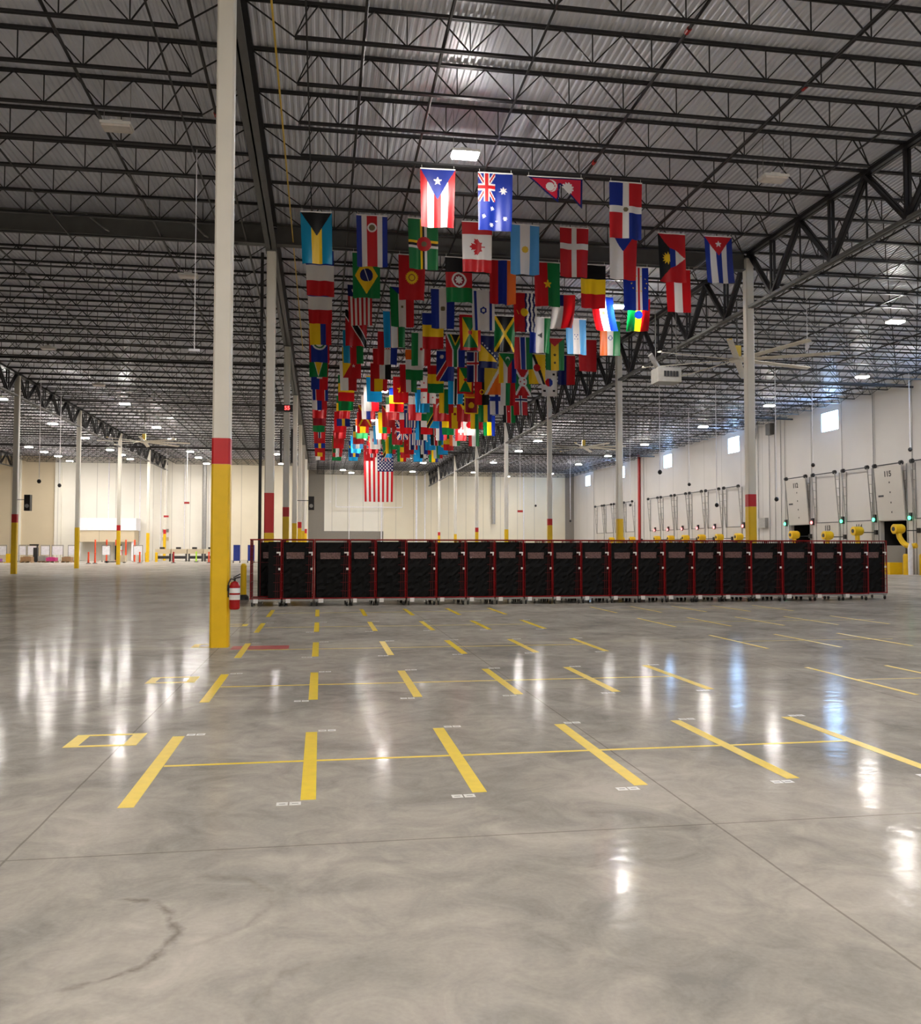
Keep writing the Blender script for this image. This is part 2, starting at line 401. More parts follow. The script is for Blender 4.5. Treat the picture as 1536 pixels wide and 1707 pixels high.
# bridging angles and sprinkler pipes along the building
def run(x, z, r, name, label, cat, group, m, y0=5.0, y1=106.0):
    o = MB().bar((x, y0, z), (x, y1, z), 2*r, sides=8 if r > 0.03 else 4).build(name, m)
    return tag(o, label, cat, group)
for x, wh in ((-0.33, 'just right of the near white column'), (9.95, 'over the right end of the flags'), (12.86, 'beside the dock side truss'), (-3.15, 'just left of the near white column'), (-7.8, 'over the left bay near the middle'), (-13.0, 'left bay, towards the left truss'), (4.1, 'over the middle of the flags'), (19.5, 'first line of the dock bay'), (24.5, 'middle of the dock bay'), (30.0, 'near the dock wall')):
    run(x, ZBOT+0.02, 0.018, 'joist_bridging', 'thin dark bridging angle along the joist bottoms, ' + wh, 'bridging', 'joist bridging lines', 'steel')
PIPES = {}
for x, wh in ((0.76, 'over the left columns of flags'), (2.3, 'doubled beside the bridging'), (6.8, 'over the middle of the flags'), (-2.41, 'hugging the near girder'), (-5.04, 'over the unlit lamp of the left bay'), (-10.5, 'over the centre of the left bay'), (10.1, 'over the right-hand flags'), (17.6, 'beside the ceiling fan'), (22.2, 'middle of the dock bay'), (27.0, 'second from the dock wall'), (32.5, 'nearest the dock wall'), (-22.0, 'over the outer left bay'), (-28.0, 'outermost at left')):
    PIPES[x] = run(x, ZBOT+0.12, 0.034, 'sprinkler_pipe', 'dark sprinkler pipe along the building, ' + wh, 'pipe', 'sprinkler branch pipes', 'pipe')
for x, y, wh in ((6.8, 15.26, 'near the top of the view'), (6.8, 21.0, 'farther along the same pipe'), (0.76, 14.95, 'at the pipe left of the lamp'), (10.1, 16.8, 'right of the lit lamp'), (-2.41, 20.0, 'beside the near column')):
    o = MB().bar((x, y-0.07, ZBOT+0.12), (x, y+0.07, ZBOT+0.12), 0.1, sides=10).build('coupling', 'redpipe', PIPES[x])
    o['label'] = 'small red coupling'
for y, wh in ((47.0, 'front'), (60.5, 'middle'), (88.0, 'rear')):
    o = MB().bar((-34, y, ZBOT-0.06), (35, y, ZBOT-0.06), 0.13, sides=10).build('main_pipe', 'pipe')
    tag(o, 'long dark main pipe crossing the whole roof, %s one of three' % wh, 'pipe', 'cross main pipes')
run(-0.95, 11.5, 0.018, 'gas_pipe', 'thin yellow gas pipe beside the near girder', 'pipe', None, 'fanyellow', 8, 44)

# ================================================================ columns
CM = {}
def column(x, y, band, zy, zr, label, h=11.93, w=0.29):
    r = empty('steel_column', (x, y, 0), label, 'column', 'building columns')
    a = w/2
    sh = MB()
    b = 0.03
    pr = [(-a+b,-a),(a-b,-a),(a,-a+b),(a,a-b),(a-b,a),(-a+b,a),(-a,a-b),(-a,-a+b)]
    def prism(s, k, z0, z1):
        n = len(s.v)
        for z in (z0, z1):
            for p in pr: s.v.append((p[0]*k, p[1]*k, z))
        for i in range(8): s.f.append((n+i, n+(i+1) % 8, n+8+(i+1) % 8, n+8+i))
        s.f.append(tuple(n+i for i in reversed(range(8)))); s.f.append(tuple(n+8+i for i in range(8)))
        return s
    prism(sh, 1, 0.0, h).build('shaft', 'white', r)
    prism(MB(), 1.035, 0.0, zy).build('yellow_guard', 'yellow', r)
    if band: prism(MB(), 1.03, zy+0.003, zr).build('red_band', 'red', r)
    MB().box(-a-0.03, -a-0.03, h-0.03, a+0.03, a+0.03, h+0.0).build('cap_plate', 'girder', r)
    return r
near = {0: (True, 3.0, 3.43, 'nearest white steel column, tall yellow guard and red band, at left of the carts'),
        1: (True, 2.08, 3.35, 'white column with extra long red band, right behind the nearest column'),
        2: (True, 3.05, 3.5, 'third column of the near row, red band, with the red clock sign'),
        3: (False, 3.1, 0, 'fourth column of the near row, yellow guard without red band'),
        4: (True, 3.07, 3.55, 'fifth column of the near row, thin red band'),
        5: (False, 3.1, 0, 'sixth column of the near row, no red band'),
        6: (True, 3.07, 3.55, 'seventh column of the near row, last one by the grey wall')}
for k, (bd, zy, zr, lb) in near.items(): column(-1.63, Y0+k*BAY, bd, zy, zr, lb, 11.15 if k else 12.0)
rowr = ['big right-hand column with red band rising behind the carts near the fan', 'second column of the dock row, plain yellow guard, below the hanging Indian flag', 'third column of the dock row, red band above the carts', 'fourth column of the dock row, narrow, without red band',
        'fifth column of the dock row, small red band', 'sixth column of the dock row, thin plain yellow guard', 'seventh column of the dock row, farthest but one', 'last column of the dock row by the far wall']
for k in range(1, 8): column(14.81, Y0+k*BAY, k % 2 == 1, 3.05, 3.48, rowr[k-1], 11.8)
rowl = {3: 'first column of the left row at the frame edge, red band', 4: 'second column of the left row, plain yellow guard', 5: 'third column of the left row, red band, in front of the white canopy', 6: 'fourth column of the left row beside the canopy, no band', 2: 'left row column outside the frame edge', }
for k, lb in ((3, rowl[3]), (4, rowl[4]), (5, rowl[5]), (6, rowl[6])): column(-18.0, Y0+k*BAY, k % 2 == 1, 3.05, 3.55, lb, 11.87)
column(-18.0, Y0+6.74*BAY, True, 3.1, 3.6, 'farthest column of the left row, red band, by the tables', 11.87)
column(-34.4, Y0+6*BAY, False, 3.0, 0, 'slim white column with yellow guard at far left beside the whiteboards', 11.87)

# ================================================================ lamps
def lamp_proto(lit):
    r = empty('high_bay_lamp', (0, 0, 0), '', 'lamp')
    MB().box(-0.33, -0.2, 0, 0.33, 0.2, 0.06).box(-0.13, -0.11, 0.06, 0.13, 0.11, 0.13).build('housing', 'lampbody', r)
    MB().box(-0.30, -0.17, -0.05, 0.30, 0.17, -0.002).build('lens', 'lampon' if lit else 'lampoff', r)
    MB().bar((-0.28, 0, 0.06), (-0.28, 0, 1.07), 0.010).bar((0.28, 0, 0.06), (0.28, 0, 1.07), 0.010).bar((-0.285, 0, 0.075), (0.285, 0, 0.075), 0.012).build('hanger', 'greymetal', r)
    return r
LIT = [(3.34, 20.2, 'the brightest, above the front row of flags'), (11.28, 32.2, 'just right of the black, yellow and red flag'),
 (3.6, 52.3, 'half hidden behind flags near the left middle'), (3.55, 64.5, 'behind the flags, second hidden lamp of its line'), (11.3, 64.0, 'behind the flags on their right side'), (3.5, 75.5, 'behind the rear flags at centre'), (11.3, 86.0, 'low among the rear right flags'), (3.5, 86.0, 'low among the rear left flags'), (11.24, 96.5, 'above the big striped flag at right'),
 (3.78, 111.0, 'left of the big striped flag, nearest the far wall'), (2.64, 107.2, 'left of the big striped flag, second from the far wall'), (11.24, 108.0, 'right of the big striped flag by the far wall'),
 (23.48, 32.53, 'largest lamp at the right frame edge'), (29.32, 43.48, 'second lamp along the dock wall'), (29.25, 53.41, 'third lamp along the dock wall'), (29.31, 63.64, 'fourth lamp along the dock wall'), (29.19, 75.78, 'fifth lamp along the dock wall'), (29.15, 85.96, 'sixth lamp along the dock wall'), (28.85, 95.31, 'seventh lamp along the dock wall'), (29.0, 108.0, 'last lamp along the dock wall'),
 (18.91, 74.77, 'first lit lamp right of the dock row columns'), (19.08, 83.1, 'second lit lamp right of the dock row columns'), (18.91, 94.87, 'third lit lamp right of the dock row columns'), (19.0, 108.0, 'last lit lamp right of the dock row columns'), (24.5, 113.5, 'over the far right corner'),
 (-12.77, 59.7, 'nearest lit lamp of the left bay'), (-12.8, 71.08, 'second lit lamp of the left bay beside the fan'), (-12.88, 78.85, 'third lit lamp of the left bay'), (-12.76, 88.8, 'fourth lit lamp of the left bay'), (-12.78, 94.7, 'fifth lit lamp of the left bay'), (-12.8, 101.5, 'last lit lamp of the left bay'),
 (-20.09, 59.03, 'at the left frame edge'), (-20.25, 70.3, 'left of the second left column'), (-20.17, 79.23, 'right of the second left column'), (-20.25, 88.6, 'left of the third left column'), (-20.15, 93.2, 'just right of the third left column'), (-20.23, 97.6, 'right of the third left column, farther'), (-27.25, 87.33, 'first of the low far left group'), (-27.16, 91.7, 'second of the low far left group'), (-27.0, 95.8, 'third of the low far left group'), (-27.28, 101.0, 'fourth of the low far left group'), (-34.0, 97.0, 'beyond the slim column at far left'),
 (-4.5, 89.94, 'between the near row columns, upper'), (-4.45, 100.37, 'between the near row columns, lower')]
OFFL = [(-4.56, 20.1, 'left of the nearest column'), (11.3, 20.28, 'right of the lit front lamp'), (-4.6, 31.0, 'behind the nearest column'), (-12.8, 31.0, 'over the left bay, near'), (-12.8, 43.5, 'over the left bay, third line'), (-12.8, 53.0, 'over the left bay, last before the lit ones')]
BACK = [(x, y) for x in (-13.5, -4.6, 3.4, 11.3) for y in (-16.0, -8.0, 0.0)] + [(20, -4.5), (20, 5.5), (26, 14), (-26, -4), (-24, 10)]
pon = lamp_proto(True); poff = lamp_proto(False)
def put(proto, used, x, y, z, lb, grp):
    o = proto if not used else copy_tree(proto)
    o.location = (x, y, z); tag(o, lb, 'lamp', grp); return True
u = False
for x, y, wh in LIT: u = put(pon, u, x, y, 11.0, 'lit rectangular high bay lamp, ' + wh, 'lit high bay lamps')
for i, (x, y) in enumerate(BACK): put(pon, True, x, y, 11.0, 'lit rectangular high bay lamp behind the camera, %s there' % ordn(i), 'lamps behind the camera')
u = False
for x, y, wh in OFFL: u = put(poff, u, x, y, 11.0, 'unlit white rectangular high bay lamp, ' + wh, 'unlit high bay lamps')

# ================================================================ flags
C = dict(r=(200,24,34), w=(232,228,224), b=(20,52,150), k=(14,14,16), y=(246,206,30), g=(10,128,66), o=(240,120,30), l=(96,170,222), d=(12,28,100), m=(150,20,40), t=(20,150,190), n=(225,190,60), e=(120,110,80), p=(60,120,70), c=(30,170,230))
CL = {k: tuple(0.92*q**1.12 for q in lin(v)) for k, v in C.items()}
FW, FH = 0.9, 1.5
def V(cols, ws=None):          # stripes side by side (as hung)
    ws = ws or [1]*len(cols); t = sum(ws); a = 0; out = []
    for c, w_ in zip(cols, ws): out.append(('rect', c, a/t, 0, (a+w_)/t, 1)); a += w_
    return out
def H(cols, ws=None):          # bands one under the other (as hung)
    ws = ws or [1]*len(cols); t = sum(ws); a = 0; out = []
    for c, w_ in zip(cols, ws): out.append(('rect', c, 0, a/t, 1, (a+w_)/t)); a += w_
    return out
def tri(c, d=0.5): return [('poly', c, [(0,0),(1,0),(0.5,d)])]
def disc(c, x, y, r): return [('disc', c, x, y, r)]
def star(c, x, y, r, n=5, k=0.4, a=0.0): return [('star', c, x, y, r, n, k, a)]
def band(c, p, q, w_): return [('band', c, p, q, w_)]
def cross(c, x, y, wx, wy): return [('rect', c, x-wx, 0, x+wx, 1), ('rect', c, 0, y-wy, 1, y+wy)]
jack = [('rect','b',0,0,0.5,0.5)]+[q for w_, c in ((0.10,'w'),(0.045,'r')) for q in (('bandc',c,(0,0),(0.5,0.5),w_),('bandc',c,(0.5,0),(0,0.5),w_))]+[('rect','w',0.165,0,0.335,0.5),('rect','w',0,0.19,0.5,0.31),('rect','r',0.20,0,0.30,0.5),('rect','r',0,0.22,0.5,0.28)]
_lf = [(0,1),(.2,.65),(.42,.76),(.32,.2),(.6,.46),(.68,.3),(1,.36),(.88,.06),(1,-.05),(.5,-.42),(.58,-.62),(.05,-.54),(.05,-1.0)]
_lf = _lf+[(-x, y) for x, y in reversed(_lf[1:])]
LEAF = [('poly','r',[(0.5-y*0.27, 0.5+x*0.165) for x, y in _lf])]
F = {
 'puertorico': (V('rwrwr')+tri('b',0.52)+star('w',0.5,0.2,0.13), 'red and white stripes, blue triangle, one white star'),
 'australia': ([('rect','b',0,0,1,1)]+jack+star('w',0.74,0.30,0.12,7,0.5)+star('w',0.42,0.62,0.07,7,0.5)+star('w',0.17,0.76,0.07,7,0.5)+star('w',0.8,0.78,0.07,7,0.5)+star('w',0.4,0.9,0.07,7,0.5)+star('w',0.55,0.83,0.04), 'royal blue with a union cross corner and white stars'),
 'dominican': ([('rect','b',0,0,0.42,0.42),('rect','r',0.58,0,1,0.42),('rect','r',0,0.5,0.42,1),('rect','b',0.58,0.5,1,1),('rect','w',0.42,0,0.6,1),('rect','w',0,0.42,1,0.54)]+disc('e',0.51,0.48,0.07), 'blue and red quarters parted by a white cross'),
 'bahamas': (V('tyt')+tri('k',0.46), 'teal and yellow stripes with a black triangle'),
 'costarica': (V('bwrwb',[1,1,2,1,1])+disc('w',0.5,0.24,0.15)+disc('e',0.5,0.24,0.10), 'blue, white and broad red stripes with a round emblem'),
 'dominica': ([('rect','g',0,0,1,1),('rect','y',0.40,0,0.47,1),('rect','k',0.47,0,0.54,1),('rect','w',0.54,0,0.62,1),('rect','y',0,0.43,1,0.48),('rect','k',0,0.48,1,0.53),('rect','w',0,0.53,1,0.58)]+disc('r',0.52,0.50,0.24)+disc('e',0.52,0.50,0.09), 'green with a triple cross and a red disc'),
 'canada': (H('rwr',[1,2,1])+LEAF, 'red and white bands with a red maple leaf'),
 'argentina': (V('lwl')+disc('n',0.5,0.5,0.11), 'pale blue and white stripes with a small sun'),
 'denmark': ([('rect','r',0,0,1,1)]+cross('w',0.5,0.38,0.09,0.055), 'red with a white cross'),
 'czech': (V('wr')+tri('b',0.42), 'white and red halves under a blue triangle'),
 'antigua': ([('rect','r',0,0,1,1),('poly','k',[(0,0),(0,1),(0.42,0.71),(0.42,0.29)]),('poly','b',[(0.42,0.29),(0.42,0.71),(0.62,0.66),(0.62,0.34)]),('poly','w',[(0.62,0.34),(0.62,0.66),(1,0.5)])]+star('y',0.36,0.5,0.22,12,0.55)+[('rect','b',0.42,0.34,0.62,0.66)], 'red, black and blue wedges with a yellow half sun'),
 'cuba': (V('bwbwb')+tri('r',0.42)+star('w',0.5,0.17,0.12), 'blue and white stripes, red triangle, white star'),
 'france': (H('bwr'), 'blue, white and red bands'),
 'brazil': ([('rect','g',0,0,1,1),('poly','y',[(0.5,0.08),(0.92,0.5),(0.5,0.92),(0.08,0.5)])]+disc('d',0.5,0.5,0.24)+band('w',(0.42,0.36),(0.58,0.64),0.025), 'green with a yellow diamond and dark blue globe'),
 'kyrgyz': ([('rect','r',0,0,1,1)]+star('y',0.5,0.5,0.26,20,0.8)+disc('m',0.5,0.5,0.13)+disc('y',0.5,0.5,0.1), 'plain red with a golden sun disc'),
 'afghan': (H('krg')+disc('w',0.5,0.5,0.28)+disc('m',0.5,0.5,0.21)+star('w',0.5,0.5,0.17,8,0.6), 'black, red and green bands with a white seal'),
 'armenia': (V('rbo'), 'red, blue and orange stripes'),
 'burkina': (V('rg')+star('y',0.5,0.5,0.17), 'red and green halves with a yellow star'),
 'belgium': (H('kyr'), 'black, yellow and red bands'),
 'capeverde': (V('bwrwb',[6,1,1,1,3])+[q for i in range(10) for q in star('y',0.62+0.3*math.cos(i*0.628),0.38+0.18*math.sin(i*0.628),0.035)], 'blue, white and red stripes, ring of stars'),
 'austria': (V('rwr'), 'red, white and red stripes'),
 'liberia': (V('rwrwrwrwrwr')+[('rect','d',0,0,0.45,0.30)]+star('w',0.23,0.15,0.1), 'narrow red and white stripes with a dark canton'),
 'eqguinea': (V('gwr')+tri('b',0.25)+disc('e',0.5,0.5,0.05), 'green, white and red stripes with a small blue triangle'),
 'salvador': (V('bwb')+disc('e',0.5,0.5,0.10), 'blue, white and blue stripes with a round seal'),
 'israel': (V('wbwbw',[1.2,1.5,6,1.5,1.2])+[('ring','b',0.5,0.5,0.13,0.09)]+star('b',0.5,0.5,0.16,6,0.58)+disc('w',0.5,0.5,0.075), 'white with two blue stripes and a blue six-pointed star'),
 'kiribati': ([('rect','r',0,0,0.5,1)]+[('wave',i) for i in range(6)]+disc('y',0.46,0.5,0.17)+[('rectm','w')]+[('band','n',(0.12,0.44),(0.22,0.56),0.03)], 'red beside wavy blue stripes with yellow sun'),
 'chile': (V('wr')+[('rect','d',0,0,0.5,0.34)]+star('w',0.25,0.17,0.09), 'white and red halves with a dark blue corner'),
 'paraguay': (V('rwb')+disc('e',0.5,0.5,0.08), 'red, white and blue stripes'),
 'ethiopia': (V('gyr')+disc('b',0.5,0.5,0.2), 'green, yellow and red stripes with a blue disc'),
 'colombia': (V('ybr',[2,1,1]), 'broad yellow stripe beside blue and red'),
 'trinidad': ([('rect','r',0,0,1,1)]+band('w',(0,0.05),(1,0.95),0.30)+band('k',(0,0.05),(1,0.95),0.22), 'red with a white edged black diagonal'),
 'uzbek': (V('cwg',[1,1,1])+[('rect','r',0.32,0,0.35,1),('rect','r',0.65,0,0.68,1)], 'sky blue, white and green stripes'),
 'romania': (H('byr'), 'blue over yellow over red bands'),
 'grenada': ([('rect','r',0,0,1,1),('poly','g',[(0.13,0.08),(0.87,0.08),(0.5,0.5)]),('poly','g',[(0.13,0.92),(0.87,0.92),(0.5,0.5)]),('poly','y',[(0.13,0.08),(0.13,0.92),(0.5,0.5)]),('poly','y',[(0.87,0.08),(0.87,0.92),(0.5,0.5)])]+disc('r',0.5,0.5,0.1), 'red border round yellow and green triangles'),
 'jamaica': ([('poly','k',[(0,0),(1,0),(0.5,0.5)]),('poly','k',[(0,1),(1,1),(0.5,0.5)]),('poly','g',[(0,0),(0,1),(0.5,0.5)]),('poly','g',[(1,0),(1,1),(0.5,0.5)])]+band('y',(0,0),(1,1),0.13)+band('y',(1,0),(0,1),0.13), 'black and green quarters with a yellow saltire'),
 'lesotho': (V('bwg',[3,4,3])+[('poly','k',[(0.36,0.5),(0.62,0.42),(0.62,0.58)])], 'blue, white and green stripes with a black hat'),
 'honduras': (V('lwl')+[q for x, y in ((0.5,0.5),(0.43,0.44),(0.43,0.56),(0.57,0.44),(0.57,0.56)) for q in star('b',x,y,0.035)], 'blue and white stripes with five tiny stars'),
 'india': (V('owg')+[('ring','b',0.5,0.5,0.11,0.08)], 'orange, white and green stripes with a small wheel'),
 'belize': ([('rect','b',0,0,1,1),('rect','r',0,0,0.1,1),('rect','r',0.9,0,1,1)]+disc('w',0.5,0.42,0.36)+disc('p',0.5,0.42,0.28)+disc('w',0.5,0.42,0.2), 'blue with red edges and a big round emblem'),
 'azerbaijan': (V('trg')+disc('w',0.5,0.46,0.12)+disc('r',0.52,0.48,0.1), 'teal, red and green stripes with a crescent'),
 'croatia': (V('rwb')+[('check',)], 'red, white and blue stripes with a checkered shield'),
 'iran': (V('gwr')+disc('r',0.5,0.5,0.07), 'green, white and red stripes with a red mark'),
 'southafrica': ([('rect','r',0,0,0.5,1),('rect','b',0.5,0,1,1),('poly','w',[(0,0),(1,0),(0.66,0.5),(0.66,1),(0.34,1),(0.34,0.5)]),('poly','g',[(0.08,0),(0.92,0),(0.6,0.48),(0.6,1),(0.4,1),(0.4,0.48)]),('poly','y',[(0.2,0),(0.8,0),(0.5,0.36)]),('poly','k',[(0.27,0),(0.73,0),(0.5,0.28)])], 'green fork between red and blue'),
 'bosnia': ([('rect','d',0,0,1,1),('poly','y',[(0,0.22),(1,0.80),(0,0.80)])]+[q for i in range(8) for q in star('w',0.05+0.13*i,0.17+0.075*i,0.055)], 'navy with a yellow triangle and a line of stars'),
 'gambia': (V('rwbwg',[6,1,4,1,6]), 'red, blue and green stripes edged white'),
 'saotome': (V('gyg',[3,4,3])+tri('r',0.26)+star('k',0.5,0.52,0.09)+star('k',0.5,0.76,0.09), 'green and yellow stripes with two black stars'),
 'china': ([('rect','r',0,0,1,1)]+star('y',0.22,0.16,0.13)+star('y',0.1,0.34,0.04)+star('y',0.2,0.40,0.04)+star('y',0.33,0.40,0.04)+star('y',0.43,0.34,0.04), 'plain red with small yellow stars in a corner'),
 'guyana': ([('rect','g',0,0,1,1)]+[('poly','w',[(0,0),(1,0),(0.5,1)]),('poly','y',[(0.07,0),(0.93,0),(0.5,0.95)]),('poly','k',[(0,0),(1,0),(0.5,0.5)]),('poly','r',[(0.05,0),(0.95,0),(0.5,0.45)])], 'green with nested yellow and red arrowheads'),
 'papua': ([('poly','y',[(0,0),(1,0),(0,1)]),('poly','r',[(1,0),(1,1),(0,1)])]+star('w',0.6,0.6,0.1), 'yellow and red halves split on the diagonal'),
 'egypt': (V('rwk')+disc('n',0.5,0.5,0.08), 'red, white and black stripes'),
 'ivory': (H('owg'), 'orange, white and green bands'),
 'namibia': ([('poly','b',[(0,0),(1,0),(0,1)]),('poly','b',[(1,0),(1,1),(0,1)])]+band('w',(1,0),(0,1),0.30)+band('r',(1,0),(0,1),0.22)+star('w',0.3,0.2,0.13,12,0.6), 'blue with a white edged red diagonal and a star'),
 'iceland': ([('rect','d',0,0,1,1)]+cross('w',0.5,0.38,0.11,0.07)+cross('r',0.5,0.38,0.055,0.035), 'dark blue with a red cross edged white'),
 'comoros': (V('ywrb')+tri('g',0.5)+disc('w',0.5,0.2,0.12)+disc('g',0.5,0.24,0.1), 'four stripes under a green triangle with crescent'),
 'brunei': ([('rect','y',0,0,1,1)]+band('w',(0.1,0),(0.75,1),0.30)+band('k',(0.28,0),(0.92,1),0.16)+disc('r',0.5,0.46,0.2), 'yellow with white and black diagonals and a red crest'),
 'liecht': (V('dr')+disc('y',0.25,0.2,0.08), 'dark blue and red halves'),
 'haiti': (V('br')+[('rect','w',0.33,0.38,0.67,0.62)], 'blue and red halves with a white panel'),
 'poland': (V('wr'), 'white and red halves'),
 'spain': (V('ryr',[1,2,1])+disc('m',0.5,0.33,0.1), 'red and broad yellow stripes'),
 'guinea': (H('ryg'), 'red, yellow and green bands'),
 'lithu': (V('ygr'), 'yellow, green and red stripes'),
 'botswana': (V('cwkwc',[6,1,3,1,6]), 'light blue with a black centre stripe'),
 'bhutan': ([('poly','n',[(0,0),(1,0),(0,1)]),('poly','o',[(1,0),(1,1),(0,1)])]+band('w',(0.85,0.15),(0.2,0.85),0.16), 'yellow and orange split by a white dragon shape'),
 'burundi': ([('poly','r',[(0,0),(1,0),(0.5,0.5)]),('poly','r',[(0,1),(1,1),(0.5,0.5)]),('poly','g',[(0,0),(0,1),(0.5,0.5)]),('poly','g',[(1,0),(1,1),(0.5,0.5)])]+band('w',(0,0),(1,1),0.13)+band('w',(1,0),(0,1),0.13)+disc('w',0.5,0.5,0.28)+star('r',0.35,0.5,0.06,6)+star('r',0.6,0.43,0.06,6)+star('r',0.6,0.57,0.06,6), 'white saltire on red and green with a white disc'),
 'korea': ([('rect','w',0,0,1,1)]+disc('b',0.5,0.5,0.24)+[('half','r',0.5,0.5,0.24)]+[('rect','k',x-0.07,y-0.045,x+0.07,y+0.045) for x in (0.2,0.8) for y in (0.2,0.8)], 'white, red and blue disc, black corner marks'),
 'nkorea': (V('bwrwb',[3,1,9,1,3])+disc('w',0.5,0.36,0.17)+star('r',0.5,0.36,0.13), 'blue edged red with a white disc'),
 'senegal': (H('gyr')+star('k',0.5,0.5,0.1), 'green, yellow and red bands with a star'),
 'kazakh': ([('rect','c',0,0,1,1)]+disc('y',0.5,0.5,0.16)+[('rect','y',0,0.03,1,0.08)], 'bright sky blue with a yellow sun'),
 'georgia': ([('rect','w',0,0,1,1)]+cross('r',0.5,0.5,0.09,0.06)+[('rect','r',x-0.06,y-0.012,x+0.06,y+0.012) for x in (0.22,0.78) for y in (0.22,0.78)]+[('rect','r',x-0.02,y-0.04,x+0.02,y+0.04) for x in (0.22,0.78) for y in (0.22,0.78)], 'white with one large and four small red crosses'),
 'angola': (V('rk')+[('ring','y',0.5,0.5,0.16,0.11)], 'red and black halves with a yellow emblem'),
 'bulgaria': (V('wgr'), 'white, green and red stripes'),
 'finland': ([('rect','w',0,0,1,1)]+cross('b',0.5,0.36,0.13,0.09), 'white with a blue cross'),
 'mali': (H('gyr',[1,1,1]), 'green, yellow and red bands'),
 'moldova': (H('byr')+disc('e',0.5,0.5,0.14), 'blue, yellow and red bands with a brown crest'),
 'japan': ([('rect','w',0,0,1,1)]+disc('r',0.5,0.5,0.27), 'white with a red disc'),
 'switz': ([('rect','r',0,0,1,1),('rect','w',0.42,0.3,0.58,0.7),('rect','w',0.22,0.44,0.78,0.56)], 'red with a short white cross'),
 'turkey': ([('rect','r',0,0,1,1)]+disc('w',0.5,0.35,0.24)+disc('r',0.5,0.40,0.19)+star('w',0.5,0.62,0.1), 'red with a white crescent and star'),
 'greece': (V('bwbwbwbwb')+[('rect','b',0,0,0.55,0.33),('rect','w',0.23,0,0.33,0.33),('rect','w',0,0.135,0.55,0.195)], 'blue and white narrow stripes with a cross corner'),
 'srilanka': ([('rect','y',0,0,1,1),('rect','g',0.07,0.05,0.93,0.17),('rect','o',0.07,0.17,0.93,0.30),('rect','m',0.07,0.36,0.93,0.95)]+disc('y',0.5,0.65,0.2), 'yellow bordered maroon with green and orange bands'),
 'sweden': ([('rect','b',0,0,1,1)]+cross('y',0.5,0.38,0.1,0.065), 'blue with a yellow cross'),
 'macedonia': ([('rect','r',0,0,1,1)]+band('y',(0,0),(1,1),0.12)+band('y',(1,0),(0,1),0.12)+disc('y',0.5,0.5,0.2), 'red with yellow rays'),
 'tanzania': ([('poly','g',[(0,0),(1,0),(0,1)]),('poly','c',[(1,0),(1,1),(0,1)])]+band('y',(1,0),(0,1),0.32)+band('k',(1,0),(0,1),0.22), 'green and blue with a yellow edged black diagonal'),
 'timor': ([('rect','r',0,0,1,1)]+tri('y',0.5)+tri('k',0.33)+star('w',0.5,0.14,0.1), 'red with yellow and black triangles'),
 'bahrain': ([('rect','r',0,0,1,1),('rect','w',0,0,1,0.3)], 'red under a white top band'),
 'qatar': ([('rect','m',0,0,1,1),('rect','w',0,0,1,0.3)], 'maroon under a white top band'),
 'thailand': (V('rwdwr',[1,1,2,1,1]), 'red, white and dark blue mirrored stripes'),
 'norway': ([('rect','r',0,0,1,1)]+cross('w',0.5,0.38,0.11,0.07)+cross('d',0.5,0.38,0.055,0.035), 'red with a dark blue cross edged white'),
 'italy': (H('gwr'), 'green, white and red bands'),
 'hungary': (V('rwg'), 'red, white and green stripes'),
 'estonia': (V('ckw'), 'sky blue, black and white stripes'),
 'gabon': (V('gyb'), 'green, yellow and blue stripes'),
 'russia': (V('wbr'), 'white, blue and red stripes'),
 'britain': ([('rect','d',0,0,1,1)]+band('w',(0,0),(1,1),0.16)+band('w',(1,0),(0,1),0.16)+band('r',(0,0),(1,1),0.05)+band('r',(1,0),(0,1),0.05)+cross('w',0.5,0.5,0.15,0.1)+cross('r',0.5,0.5,0.09,0.06), 'red and white crosses on dark blue'),
 'micronesia': ([('rect','c',0,0,1,1)]+[q for x, y in ((0.2,0.5),(0.8,0.5),(0.5,0.3),(0.5,0.7)) for q in star('w',x,y,0.09)], 'sky blue with four white stars'),
 'bangla': ([('rect','g',0,0,1,1)]+disc('r',0.5,0.45,0.28), 'dark green with a red disc'),
 'vietnam': ([('rect','r',0,0,1,1)]+star('y',0.5,0.5,0.26), 'red with one large yellow star'),
 'saudi': ([('rect','g',0,0,1,1),('rect','w',0.35,0.2,0.5,0.8),('rect','w',0.62,0.3,0.65,0.7)], 'green with white script'),
 'kenya': (V('kwrwg',[6,1,6,1,6])+disc('r',0.5,0.5,0.16)+disc('w',0.5,0.5,0.06), 'black, red and green stripes with a shield'),
 'nepal': ([], 'crimson double pennant, white moon and sun'),
 'usa': (V('rwrwrwrwrwrwr')+[('rect','d',0.462,0,1,0.4)]+[q for i in range(9) for j in range(11) if (i+j) % 2 == 0 for q in star('w',0.50+0.0575*i,0.035+0.033*j,0.035)], 'huge red and white striped with a starry blue corner'),
}
